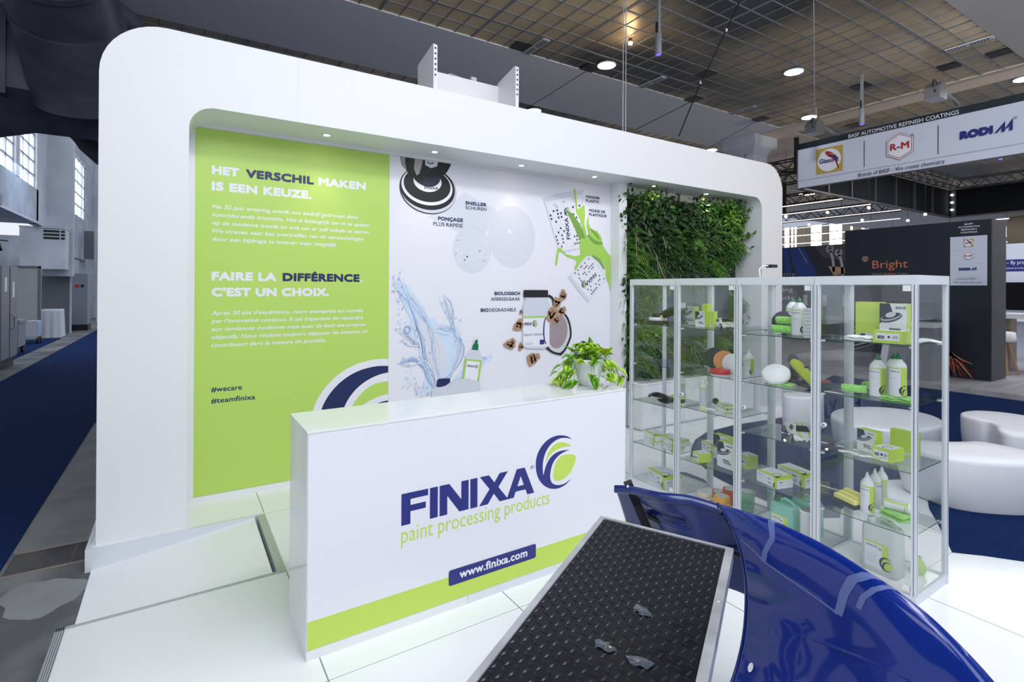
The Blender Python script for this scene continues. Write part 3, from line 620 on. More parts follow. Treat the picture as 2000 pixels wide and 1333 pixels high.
P = cl([tuple(q) for q in soften([(u0+(ccx+(x-ccx)*1.13)*H, v0+(ccy+(y-ccy)*1.12)*H) for x, y in sil[:16]] + [(u0+1.2*H, v0+.2*H), (u0+1.2*H, v0+.8*H)])]); c.poly(P, 'white_print')
c.layer(); c.swirl(u0, v0, H, 'navy_dark', 'lime_panel', cl)
b.build('lettering', t)

t = thing('printed_panel', 'white printed panel showing a sander, measuring cups, water splash and walnuts', 'panel')
b = MB(); b.box((PX1+.001, PYY, PZ0), (PX2, PYY+.003, PZ1), 'white_print'); b.build('panel_sheet', t)
b = MB(); c = Canvas(b, flat((0, PYY, 0), (1, 0, 0), (0, 0, 1), (0, -1, 0)), .00022)
# dusty grey clouds behind the sander
c.poly([(2.5, 2.75), (2.75, 2.98), (2.95, 2.90), (3.15, 2.83), (3.3, 2.68), (3.1, 2.62), (2.95, 2.45), (2.75, 2.5), (2.5, 2.58), (2.3, 2.66)], 'pale_print_light'); c.layer()
c.ell(3.40, 2.505, .335, .375, 'pale_print_light', n=48); c.layer()
c.ell(2.855, 2.325, .245, .265, 'pale_print', n=48); c.layer(); c.ell(2.855, 2.325, .238, .258, 'pale_print_light', n=48); c.layer()
rnd = random.Random(3)
for i in range(46):
    a = rnd.random()*2*PI; r = rnd.choice((.8, .62, .42, .9)); c.ell(2.855+.235*r*math.cos(a), 2.325+.25*r*math.sin(a), .009, .010, rnd.choice(('pale_print', 'white_print')), n=10)
for i in range(60):
    a = rnd.random()*2*PI; r = rnd.random()**.5; c.ell(3.40+.32*r*math.cos(a), 2.505+.36*r*math.sin(a), .006, .007, rnd.choice(('pale_print', 'white_print')), n=8)
c.ell(3.36, 2.57, .03, .033, 'white_print'); c.layer()
# sander: dark gloved grip, black cone, white pad ring
c.ell(2.312, 2.955, .335, .262, 'dark_grey', rot=-.05, n=48); c.layer(); c.ell(2.318, 2.952, .325, .245, 'pale_print', rot=-.05, n=48); c.layer()
c.ell(2.305, 2.975, .325, .235, 'black', rot=-.05, n=48); c.layer(); c.ell(2.30, 2.995, .300, .205, 'white_print', rot=-.04, n=48); c.layer()
c.ell(2.30, 3.01, .275, .185, 'black', rot=-.03, n=48); c.layer()
c.ell(2.30, 3.05, .165, .115, 'white_print', n=40); c.layer(); c.ell(2.30, 3.10, .15, .11, 'ink', n=36); c.layer()
c.poly([(1.985, 3.278), (2.0, 3.2), (2.07, 3.12), (2.13, 3.09), (2.15, 3.05), (2.19, 3.02), (2.24, 3.01), (2.25, 3.10), (2.32, 3.09), (2.42, 3.12), (2.47, 3.12), (2.53, 3.18), (2.57, 3.25), (2.58, 3.278)], 'black')
c.layer(); c.poly([(2.15, 3.278), (2.14, 3.17), (2.17, 3.10), (2.20, 3.12), (2.23, 3.22), (2.24, 3.278)], 'steel_print'); c.poly([(1.99, 3.278), (2.0, 3.21), (2.06, 3.13), (2.04, 3.22), (2.04, 3.278)], 'steel_print')
c.poly([(2.27, 3.278), (2.27, 3.225), (2.34, 3.20), (2.41, 3.23), (2.42, 3.278)], 'pale_print'); c.layer(); c.stroke([(2.29, 3.26), (2.33, 3.245), (2.37, 3.262)], .012, 'black')
c.text('FINIXA', 2.262, 2.962, .032, 'ink', .165, .03, rot=.06)
c.layer(); c.text('SNELLER', 2.762, 2.840, .040, 'navy_dark', .278, .04); c.text('SCHUREN', 2.764, 2.788, .037, 'navy_dark', .272, .008)
c.text('PONÇAGE', 2.425, 2.636, .042, 'navy_dark', .308, .04); c.text('PLUS RAPIDE', 2.369, 2.574, .040, 'navy_dark', .36, .008)
c.text('MINDER', 4.548, 3.087, .036, 'navy_dark', .24, .03); c.text('PLASTIC', 4.548, 3.035, .036, 'navy_dark', .232, .03); c.text('MOINS DE', 4.602, 2.910, .036, 'navy_dark', .284, .03); c.text('PLASTIQUE', 4.602, 2.857, .036, 'navy_dark', .312, .03)
c.text('BIOLOGISCH', 3.513, 1.805, .042, 'navy_dark', .360, .04, align='r'); c.text('AFBREEKBAAR', 3.513, 1.739, .040, 'navy_dark', .408, .008, align='r')
c.text('BIO', 2.968, 1.610, .042, 'navy_dark', .105, .04); c.text('DÉGRADABLE', 3.083, 1.610, .041, 'navy_dark', .373, .008)
# measuring cups
def cup(tl, tr, br, bl, up=1):
    tl, tr, br, bl = map(Vector, (tl, tr, br, bl))
    Q = lambda s_, q: tuple((tl*(1-s_)+tr*s_)*(1-q) + (bl*(1-s_)+br*s_)*q)
    c.layer(); c.poly([Q(-.03, -.03), Q(.5, -.055), Q(1.03, -.03), Q(1, .04), Q(1, 1), Q(.5, 1.02), Q(0, 1), Q(0, .04)], 'pale_print'); c.layer()
    c.poly([Q(.02, .05), Q(.98, .05), Q(.985, .985), Q(.015, .985)], 'white_print'); c.layer()
    for q in (0.05, .09): c.stroke([Q(0, q), Q(1, q)], .005, 'grey_print', smooth=0)
    for s_ in (.03, .13, .22, .31, .40, .58, .67, .76, .86, .95): c.stroke([Q(s_, .18), Q(s_, .97)], .0045, 'grey_print', smooth=0)
    for j in range(11):
        q = .22+.066*j
        for s_ in (.06, .17, .27, .36, .72, .81, .91):
            if rnd.random() < .55 - (.02*j): c.poly([Q(s_-.02, q), Q(s_+.025, q), Q(s_+.025, q+.038), Q(s_-.02, q+.038)], rnd.choice(('navy_dark', 'ink')))
    for j in range(4): c.stroke([Q(.44, .2+.05*j), Q(.5, .2+.05*j)], .012, 'grey_print', smooth=0)
    return Q
Q = cup((3.857, 3.0), (4.49, 3.165), (4.47, 2.42), (4.105, 2.345))
d = Vector(Q(.5, .3))-Vector(Q(.5, .7)); a = math.atan2(d.y, d.x)
p = Q(.56, .80); c.text('FINIXA', p[0], p[1], .06, 'navy_dark', .28, .03, rot=a); p = Q(.60, .42); c.swirl(p[0]-.09, p[1]+.02, .11, 'navy_dark', 'print_lime')
for (s_, q), tx in (((.2, .155), '12:1'), ((.24, .20), '1:5'), ((.45, .13), 'ml'), ((.72, .10), '2:1'), ((.74, .16), '1:2'), ((.50, .95), 'Size 3')):
    p = Q(s_, q); c.text(tx, p[0], p[1], .028, 'grey_print' if 'S' in tx else 'navy_dark', rot=.2)
Q = cup((4.262, 2.04), (4.60, 1.715), (4.93, 2.03), (4.62, 2.33))
d = Vector(Q(.5, .7))-Vector(Q(.5, .3)); a = math.atan2(d.y, d.x)
p = Q(.52, .78); c.text('FINIXA', p[0], p[1], .055, 'navy_dark', .23, .03, rot=a+PI); p = Q(.50, .22); c.swirl(p[0]-.03, p[1]-.05, .10, 'navy_dark', 'print_lime')
c.layer()
# green paint running out of the cup
P = [(4.24, 2.93), (4.30, 2.90), (4.40, 2.86), (4.46, 2.89), (4.33, 2.78), (4.42, 2.60), (4.52, 2.45), (4.60, 2.40), (4.56, 2.60), (4.50, 2.72), (4.40, 2.80), (4.30, 2.84)]
c.poly([(4.22, 2.90), (4.32, 2.86), (4.44, 2.74), (4.56, 2.52), (4.52, 2.45), (4.42, 2.56), (4.34, 2.70), (4.26, 2.82)], 'print_lime_dark'); c.layer()
G = [(4.365, 3.02), (4.33, 3.17), (4.345, 3.19), (4.37, 3.17), (4.395, 2.97), (4.40, 2.92), (4.47, 2.96), (4.52, 2.99), (4.53, 2.86), (4.52, 2.74), (4.56, 2.60), (4.62, 2.56), (4.56, 2.72), (4.57, 2.80), (4.60, 2.86), (4.59, 2.76), (4.64, 2.68), (4.75, 2.66), (4.82, 2.58), (4.85, 2.47), (4.93, 2.38), (4.985, 2.33), (4.985, 1.84), (4.96, 1.95), (4.93, 1.99), (4.90, 2.05), (4.90, 2.17), (4.86, 2.24), (4.78, 2.30), (4.66, 2.33), (4.56, 2.32), (4.45, 2.22), (4.37, 2.12), (4.355, 2.16), (4.40, 2.24), (4.36, 2.27), (4.25, 2.29), (4.15, 2.35), (4.10, 2.36), (4.08, 2.22), (4.06, 2.17), (4.045, 2.20), (4.06, 2.30), (4.08, 2.40), (4.13, 2.41), (4.22, 2.33), (4.36, 2.31), (4.46, 2.33), (4.44, 2.46), (4.45, 2.54), (4.56, 2.55), (4.50, 2.64), (4.45, 2.78), (4.38, 2.88), (4.37, 2.95)]
c.poly(G, 'print_lime'); c.layer(); c.stroke([(4.58, 2.60), (4.70, 2.50), (4.84, 2.50)], .05, 'print_lime_dark', 'both'); c.stroke([(4.66, 2.33), (4.80, 2.26), (4.88, 2.15)], .04, 'print_lime_dark', 'both'); c.stroke([(4.62, 2.68), (4.72, 2.62), (4.78, 2.55)], .04, 'print_lime_dark', 'both')
# water splash
def blob(pts, m): c.poly(pts, m)
blob([(1.90, 2.0), (1.98, 1.96), (2.08, 1.90), (2.18, 1.78), (2.27, 1.66), (2.33, 1.55), (2.40, 1.57), (2.42, 1.47), (2.52, 1.46), (2.60, 1.44), (2.72, 1.38), (2.68, 1.24), (2.62, 1.05), (2.52, .85), (2.44, .76), (2.22, .70), (2.30, .95), (2.22, 1.15), (2.20, 1.28), (2.08, 1.40), (2.12, 1.55), (2.04, 1.68), (1.98, 1.82)], 'print_sky')
c.layer(); blob([(2.20, 1.60), (2.30, 1.50), (2.42, 1.35), (2.50, 1.25), (2.56, 1.10), (2.46, .90), (2.36, .84), (2.30, 1.02), (2.22, 1.22), (2.14, 1.42)], 'pale_print_light')
blob([(2.60, .80), (2.80, .92), (3.0, .98), (3.12, 1.12), (2.96, 1.06), (2.82, 1.02), (2.66, .90)], 'print_sky')
for pts, w in (([(2.0, 1.95), (2.1, 1.72), (2.16, 1.5), (2.24, 1.3), (2.26, 1.05), (2.36, .85)], .012), ([(2.10, 1.80), (2.24, 1.6), (2.36, 1.42), (2.4, 1.2), (2.44, .9)], .010), ([(2.5, 1.78), (2.58, 1.6), (2.62, 1.42), (2.74, 1.24), (2.64, 1.0), (2.56, .82)], .014), ([(2.02, 1.08), (2.12, 1.12), (2.26, 1.08), (2.34, .95), (2.38, .78)], .016), ([(2.02, 1.42), (2.12, 1.32), (2.20, 1.26)], .016), ([(2.42, 1.45), (2.55, 1.40), (2.66, 1.44)], .01)):
    c.stroke(pts, w*.55, 'print_blue', 'both')
    for k in range(7): c.layer(); c.stroke([(x+rnd.gauss(0, .035), z+rnd.gauss(0, .04)) for x, z in pts], w*rnd.uniform(.25, .9), rnd.choice(('print_sky', 'pale_print_light', 'print_sky', 'print_blue')), 'both')
for i in range(280):
    k = rnd.random(); base = rnd.choice(((1.95, 1.9, 2.3, 1.1), (2.0, 1.6, 2.1, .8), (2.5, 1.8, 2.75, 1.1), (2.1, .85, 2.4, .7), (2.8, .95, 3.1, 1.1), (1.93, 2.1, 2.05, 1.5)))
    x = base[0]+(base[2]-base[0])*k+rnd.gauss(0, .05); z = base[1]+(base[3]-base[1])*k+rnd.gauss(0, .05); r = rnd.choice((.004, .007, .011))
    if 1.89 < x < 4.9: c.ring(x, z, r, r*1.1, r*.4, rnd.choice(('print_blue', 'print_sky')), n=8)
c.layer(); c.ring(2.07, 1.44, .04, .045, .012, 'print_blue', n=20)
# bottle and jug
Pb = lambda x, y: (2.83+x*math.cos(-.16)-y*math.sin(-.16), .80+x*math.sin(-.16)+y*math.cos(-.16))
c.poly([Pb(*q) for q in ((-.11, -.06), (.11, -.06), (.11, .30), (.06, .38), (-.06, .38), (-.11, .30))], 'pale_print'); c.layer()
c.poly([Pb(*q) for q in ((-.11, 0), (.11, 0), (.11, .27), (-.11, .27))], 'print_lime'); c.layer(); c.poly([Pb(*q) for q in ((-.085, -.05), (.085, -.02), (.085, .25), (-.085, .25))], 'white_print'); c.poly([Pb(*q) for q in ((-.04, .38), (.04, .38), (.035, .45), (.02, .45), (.018, .50), (-.012, .50), (-.02, .45), (-.035, .44))], 'dark_green')
p = Pb(-.07, .18); c.layer(); c.text('FINIXA', p[0], p[1], .026, 'ink', .10, .03, rot=-.16); p = Pb(.04, .17); c.swirl(p[0], p[1], .045, 'ink', 'print_lime')
c.poly([(2.34, .60), (2.36, .78), (2.44, .81), (2.56, .80), (2.66, .86), (2.80, .86), (2.96, .80), (2.96, .60)], 'pale_print'); c.layer(); c.poly([(2.41, .80), (2.42, .87), (2.44, .885), (2.57, .88), (2.58, .84), (2.52, .80), (2.45, .79)], 'navy_dark'); c.rect(2.60, .60, 2.95, .63, 'print_lime')
# hand cleaner jar, open lid jar and walnuts
c.layer(); c.ell(4.10, 1.33, .20, .26, 'grey_print', rot=-.15); c.layer(); c.ell(4.08, 1.34, .155, .215, 'print_brown', rot=-.15); c.layer(); c.ring(4.08, 1.34, .09, .13, .008, 'steel_print', rot=-.15); c.ring(4.08, 1.34, .04, .06, .008, 'steel_print', rot=-.15)
c.stroke([(4.17, 1.58), (4.26, 1.48), (4.30, 1.30), (4.27, 1.22), (4.20, 1.10), (4.12, 1.04)], .03, 'black', smooth=2); c.stroke([(3.90, 1.15), (4.0, 1.08), (4.12, 1.05)], .025, 'black', smooth=2); c.stroke([(3.93, 1.8), (4.0, 1.77), (4.02, 1.68)], .03, 'black', smooth=1)
c.layer(); c.poly([(3.565, 1.78), (3.585, 1.75), (3.55, 1.68), (3.545, 1.25), (3.57, 1.17), (3.62, 1.15), (3.86, 1.13), (3.93, 1.16), (3.95, 1.22), (3.95, 1.68), (3.915, 1.73), (3.92, 1.78)], 'pale_print')
c.layer(); c.rrect(3.556, 1.775, 3.925, 1.868, .015, 'black'); c.rect(3.55, 1.525, 3.95, 1.545, 'print_lime'); c.poly([(3.55, 1.18), (3.95, 1.16), (3.95, 1.52), (3.55, 1.52)], 'white_print')
c.layer(); c.text('FINIXA', 3.566, 1.432, .040, 'navy_dark', .115, .03); c.swirl(3.69, 1.41, .085, 'navy_dark', 'print_lime'); c.text('Hand cleaner', 3.564, 1.305, .034, 'navy_dark', .30); c.rect(3.57, 1.19, 3.70, 1.225, 'pale_print'); c.rect(3.80, 1.19, 3.87, 1.25, 'navy')
c.ring(3.90, 1.36, .05, .17, .02, 'navy', a0=90, a1=270)
def nut(x, y, r, rot=0.):
    c.layer(); n = 22; P = []
    for i in range(n):
        a = 2*PI*i/n; q = r*(1+.16*math.sin(3*a+x*9)+.1*math.sin(7*a+y*5)); P.append((x+q*math.cos(a)*math.cos(rot)-q*.72*math.sin(a)*math.sin(rot), y+q*math.cos(a)*math.sin(rot)+q*.72*math.sin(a)*math.cos(rot)))
    c.poly(P, 'walnut_light'); c.layer()
    for k in range(6):
        a = rnd.random()*6; c.stroke([(x+r*.7*math.cos(a), y+r*.6*math.sin(a)), (x+r*.2*math.cos(a+1), y+r*.2*math.sin(a+1)), (x+r*.7*math.cos(a+2.2), y+r*.6*math.sin(a+2.2))], r*.22, 'walnut', 'both')
for q in ((3.49, 1.44, .085, .8), (3.37, 1.22, .085, .15), (3.52, 1.18, .05, 1.5), (3.70, 1.02, .10, .4), (3.98, 1.56, .10, .9), (4.06, 1.70, .08, 1.2), (4.14, 1.60, .075, .2), (4.06, 1.49, .07, .8), (4.16, 1.80, .075, 1.2), (3.52, 1.60, .03, 1.5)): nut(*q)
b.build('picture_print', t)

# ================================================================= screen, sideboard, plant wall
t = thing('wall_screen', 'dark flat screen mounted in the middle of the plant wall', 'screen')
b = MB(); b.box((5.71, 5.17, 1.17), (7.35, 5.26, 2.13), 'black'); b.build('housing', t)
b = MB(); b.box((5.73, 5.166, 1.19), (7.33, 5.17, 2.11), 'screen_face' if mat('screen_face', (.06, .065, .12), .12) else ''); b.build('display', t)
t = thing('sideboard', 'low white sideboard below the plant wall behind the showcases', 'sideboard', (5.184, 4.95, 0))
b = MB(); b.box((0, 0, .02), (2.48, .38, .60), 'white_paint'); b.build('body', t, bevel=.004)
b = MB(); b.box((-.01, -.01, .60), (2.49, .39, .63), 'white_gloss'); b.build('top', t, bevel=.003)
for i in range(3): b = MB(); b.box((.02+i*.815, -.012, .04), (.82+i*.815, 0, .585), 'white_paint'); b.build('door', t, bevel=.002)
b = MB(); b.box((.02, .02, 0), (2.46, .36, .02), 'light_grey'); b.build('plinth', t)

pw = thing('plant_wall', 'dense green living plant wall filling the right part of the niche', 'plant wall', (0, 0, 0))
b = MB(); b.box((5.145, 5.30, .63), (7.72, 5.349, 3.20), 'black'); b.build('backing_panel', pw)
R_ = random.Random(11)
fol = [MB() for _ in range(3)]
def leafquad(mb, p, d, n, L, w, m, fold=.15):
    d = d.normalized(); sdir = d.cross(n)
    if sdir.length < 1e-3: sdir = d.cross(Vector((1, 0, 0)))
    sdir.normalize(); n2 = sdir.cross(d).normalized()
    P = [p, p+d*L*.3+sdir*w*.5+n2*w*fold, p+d*L*.65+sdir*w*.45+n2*w*fold-n2*L*.03, p+d*L-n2*L*.1, p+d*L*.65-sdir*w*.45+n2*w*fold-n2*L*.03, p+d*L*.3-sdir*w*.5+n2*w*fold, p+d*L*.5-n2*L*.01]
    mb.add(P, [(0, 1, 6), (1, 2, 6), (2, 3, 6), (3, 4, 6), (4, 5, 6), (5, 0, 6)], m)
def tone(x, z):
    v = .5+.5*math.sin(x*3.1+math.sin(z*2.3)*1.7)*math.cos(z*2.9+x) ; return v
def plant_ok(x, z):
    right = 7.62+.25*math.sin(z*5)+(.0 if z < 2.4 else .30*(z-2.4)); low = .63
    top = 3.22 - .06*math.sin(x*4) - (.12 if 5.9 < x < 6.6 else 0)
    return 5.15 < x < min(right, 7.66) - (.25 if z < 2.3 else 0)*(.5+.5*math.sin(z*7)) and low < z < top and not (5.74 < x < 7.32 and 1.16 < z < 2.04)
cnt = 0
while cnt < 820:
    x, z = R_.uniform(5.15, 7.66), R_.uniform(.63, 3.22)
    if not plant_ok(x, z): continue
    cnt += 1; y = 5.29 - R_.random()*.10; v = tone(x, z); out_ = Vector((0, -1, 0))
    kind = 'broad' if (z > 2.75 or R_.random() < .22) else 'fern' if v > .35 or R_.random() < .5 else 'grass'
    tn = min(4, max(0, int(v*3.4+R_.gauss(0, .6)+(.9 if z > 2.55 and x > 6.4 else 0))))
    if kind == 'broad':
        for k in range(9):
            d = Vector((R_.gauss(0, .7), -R_.uniform(.3, 1), R_.gauss(.1, .6))).normalized()
            q = Vector((x, y, z))+d*R_.uniform(.04, .20)+Vector((R_.gauss(0, .04), 0, R_.gauss(0, .04)))
            leafquad(fol[0], q, Vector((R_.gauss(0, 1), -R_.random()*.6, R_.gauss(-.2, .7))), d, R_.uniform(.06, .11), R_.uniform(.03, .05), 'leaf_%d' % max(0, min(4, tn-1+R_.choice((0, 0, 1)))))
    elif kind == 'fern':
        for k in range(4):
            d = Vector((R_.gauss(0, .8), -R_.uniform(.5, 1.2), R_.gauss(.0, .7))).normalized(); L = R_.uniform(.16, .30); q = Vector((x, y, z))
            mt = 'leaf_%d' % max(0, min(4, tn+R_.choice((0, 0, 1)))); sd = d.cross(Vector((0, -1, .3))).normalized(); nrm = sd.cross(d)
            for i in range(11):
                s_ = (i+1)/11; p = q+d*L*s_+Vector((0, 0, -L*.55*s_*s_)); ll = .055*(1-s_*.75)
                for sg in (-1, 1): leafquad(fol[1], p, sd*sg+d*.5, nrm, ll, .014, mt, .05)
    else:
        for k in range(12):
            d = Vector((R_.gauss(0, .6), -R_.uniform(.2, 1), R_.gauss(-.2, .8))).normalized(); L = R_.uniform(.12, .30); q = Vector((x+R_.gauss(0, .02), y, z)); pr = q
            mt = R_.choice(('leaf_%d' % tn, 'leaf_%d' % max(0, tn-1), 'dry_grass' if R_.random() < .3 else 'leaf_%d' % tn)); w = .008; sdv = d.cross(Vector((0, 0, 1))).normalized()*w
            vs = []
            for i in range(5): s_ = i/4; p = q+d*L*s_+Vector((0, 0, -L*.7*s_*s_)); vs += [p-sdv*(1-s_*.8), p+sdv*(1-s_*.8)]
            fol[2].add(vs, [(2*i, 2*i+1, 2*i+3, 2*i+2) for i in range(4)], mt)
for x0, z0 in ((7.3, 2.95), (7.5, 3.0), (7.58, 2.7), (6.9, 3.1), (7.45, 2.5), (5.45, 3.18), (5.6, 3.15), (7.5, 2.85)):   # sprigs reaching out of the planting
    for s_ in range(3):
        d = Vector((R_.uniform(.2, .9) if x0 > 6 else R_.uniform(-.5, .5), -R_.uniform(.2, .7), R_.uniform(-.1, .4))).normalized(); L = R_.uniform(.25, .42)*(1 if x0 > 6 else .5); q = Vector((x0, 5.2, z0))
        if q.x+d.x*L > 7.66: d.x *= .3
        fol[0].tube([q, q+d*L*.5+Vector((0, 0, .02)), q+d*L], .004, 'twig', 4)
        for i in range(8): leafquad(fol[0], q+d*L*(.25+.1*i), d*.5+Vector((R_.gauss(0, .7), R_.gauss(0, .4), R_.gauss(0, .7))), Vector((0, -1, .2)), .07, .035, R_.choice(('leaf_2', 'leaf_3', 'leaf_1')))
for i in range(150):
    x, z = R_.uniform(5.2, 7.6), R_.uniform(.8, 3.1)
    if not plant_ok(x, z): continue
    q = Vector((x, 5.2, z)); d = Vector((R_.gauss(0, .5), -.6, R_.gauss(-.3, .5))).normalized(); L = R_.uniform(.1, .25)
    fol[2].tube([q, q+d*L*.5+Vector((R_.gauss(0, .02), 0, .02)), q+d*L], .0035, R_.choice(('twig', 'dry_grass')), 4, cap=False)
for f, nm in zip(fol, ('broad_foliage', 'fern_foliage', 'grass_foliage')): o = f.build(nm, pw); o['kind'] = 'stuff'
b = MB(); b.box((7.55, 5.27, .9), (7.60, 5.33, 2.6), 'plastic_white'); b.tube([(7.58, 5.2, 2.2), (7.5, 4.9, 2.25)], .02, 'black', 6) if 0 else None
t = thing('small_spotlight', 'small black clip lamp on a white bent cable above the showcases', 'lamp', (3.95, 2.50, 1.98))
b = MB(); b.tube([(0, 0, 0), (-.01, 0, .07), (.04, 0, .10), (.09, -.02, .10)], .006, 'plastic_white', 6); b.build('gooseneck', t); b = MB(); b.box((.08, -.05, .085), (.16, 0, .11), 'black'); b.build('lamp_head', t)

# ================================================================= counter
CX0, CX1, CY0, CY1, CH = .557, 2.769, 2.786, 3.246, 1.158
t = thing('reception_counter', 'white reception counter with large printed front and glossy top', 'counter', (CX0, CY0, 0), .0065)
w_, d_ = CX1-CX0, CY1-CY0
b = MB(); b.box((.0, .006, .0), (w_, d_, CH-.012), 'white_gloss'); b.build('body', t)
b = MB(); b.box((-.002, -.002, CH-.012), (w_+.002, d_+.002, CH), 'white_gloss'); b.build('top', t, bevel=.001)
b = MB(); b.box((0, .001, 0), (.915, .006, .050), 'light_grey' if 0 else 'white_paint'); b.box((.917, .001, .0), (w_, .006, .05), 'aluminium'); b.build('plinth', t)
b = MB(); b.box((.004, 0, .052), (w_-.003, .006, CH-.013), 'white_print'); b.box((.004, -.0006, .054), (w_-.003, 0, .198), 'lime'); b.build('front_panel', t)
b = MB(); c = Canvas(b, flat((-CX0, 0, 0), (1, 0, 0), (0, 0, 1), (0, -1, 0)), .0008)
def finixa(c, u, v, h, W, m):
    """the wordmark, heavy extended sans drawn as polygons"""
    L = {'F': (.70, [[(0,0),(.235,0),(.235,.40),(.64,.40),(.64,.60),(.235,.60),(.235,.79),(.70,.79),(.70,1),(0,1)]]), 'I': (.215, [[(0,0),(.215,0),(.215,1),(0,1)]]),
         'N': (.83, [[(0,0),(.215,0),(.215,.62),(.56,0),(.83,0),(.83,1),(.615,1),(.615,.40),(.27,1),(0,1)]]), 'X': (.92, [[(0,0),(.27,0),(.455,.32),(.64,0),(.92,0),(.60,.515),(.90,1),(.635,1),(.47,.71),(.30,1),(.02,1),(.32,.515)]]),
         'A': (.93, [[(0,0),(.235,0),(.305,.20),(.62,.20),(.69,0),(.93,0),(.60,1),(.33,1)]])}
    word = 'FINIXA'; gap = .05; tot = sum(L[k][0] for k in word)+gap*4-.06; sx = W/tot; x = u
    for k in word:
        wd, polys = L[k]
        if k == 'A':
            for q in ([(0,0),(.235,0),(.465,.72),(.465,1),(.33,1)], [(.93,0),(.69,0),(.465,.72),(.465,1),(.60,1)], [(.28,.20),(.65,.20),(.59,.38),(.35,.38)]): c.poly([(x+a*sx, v+b_*h) for a, b_ in q], m)
        else:
            for q in polys: c.poly([(x+a*sx, v+b_*h) for a, b_ in q], m)
        x += (wd+(gap if k != 'X' else -.06))*sx
finixa(c, 1.054, .566, .176, .901, 'navy')
c.swirl(1.964, .554, .355, 'navy', 'lime')
c.text('®', 1.922, .722, .022, 'navy', .032)
c.text('paint processing products', 1.054, .470, .088, 'lime', 1.025, -.012)
c.layer(); c.rrect(1.346, .143, 1.970, .234, .014, 'navy'); c.layer(); c.text('www.finixa.com', 1.416, .170, .050, 'white_print', .486, .03)
b.build('front_lettering', t)

# pothos in white pot
pt = thing('potted_plant', 'bright lime trailing pothos in a white pot on the counter', 'plant', (2.635, 3.06, CH)); pt.scale = (1.14, 1.1, 1.14)
b = MB(); b.lathe([(0, 0), (.052, .0), (.062, .01), (.088, .08), (.100, .15), (.104, .175), (.098, .178), (.092, .15), (0, .145)], 'plastic_white', 32); b.build('pot', pt)
b = MB(); b.lathe([(0, .150), (.091, .150)], 'soil', 20, closed=False); b.build('soil', pt)
lf = MB(); st = MB(); R_ = random.Random(5)
def heart(mb, p, d, n, L, m):
    d = d.normalized(); s_ = d.cross(n).normalized(); n = s_.cross(d).normalized()
    out_ = [(0, 0), (-.10, .16), (-.06, .34), (.12, .40), (.38, .36), (.68, .20), (1, 0)]
    base = len(mb.v); vs = []
    for a, w in out_: vs.append(p+d*L*a-n*L*(.28*a*a)+s_*L*w+n*L*w*.25)
    for a, w in out_[1:-1]: vs.append(p+d*L*a-n*L*(.28*a*a)-s_*L*w+n*L*w*.25)
    mid = [p+d*L*a-n*L*.28*a*a for a in (.05, .3, .6)]; vs += mid
    k = len(out_); R1 = list(range(k)); L1 = [0]+list(range(k, 2*k-2))+[k-1]; m0, m1, m2 = 2*k-2, 2*k-1, 2*k
    fs = []
    for S_ in (R1, L1):
        q = [(S_[0], S_[1], m0), (S_[1], S_[2], m0), (S_[2], S_[3], m1, m0), (S_[3], S_[4], m1), (S_[4], S_[5], m2, m1), (S_[5], S_[6], m2)]
        fs += q
    fs += []
    mb.add(vs, fs, m, True)
for i in range(118):
    a = R_.uniform(0, 2*PI)
    if i < 56: r = R_.uniform(.02, .13); z = R_.uniform(.17, .27)-.4*max(0, r-.08)
    else:
        r = R_.uniform(.105, .20); z = .18-.9*(r-.10)*R_.uniform(.5, 2.1)
        z = max(z, .02)
    if i > 102: r = R_.uniform(.11, .16); z = R_.uniform(.02, .12)
    ex = 1.12; p = Vector((r*ex*math.cos(a), r*math.sin(a), z)); d = Vector((math.cos(a)+R_.gauss(0, .5), math.sin(a)+R_.gauss(0, .5), R_.gauss(.15, .4) if i < 50 else R_.gauss(-.8, .4)))
    n = Vector((math.cos(a)*.8-.1, math.sin(a)*.8-.3, .9)); q = Vector((.05*math.cos(a), .05*math.sin(a), .15))
    st.tube([q, (q+p)/2+Vector((0, 0, .056)), p], .0016, 'pothos_dark', 4, cap=False)
    heart(lf, p, d, n, R_.uniform(.05, .085), R_.choice(('pothos', 'pothos', 'pothos_dark') if i >= 56 else ('pothos', 'pothos_dark')))
for v in range(len(lf.v)):
    x, y, z = lf.v[v]; lf.v[v] = (x, y, max(z, .004))
lf.build('foliage', pt); st.build('stems', pt)

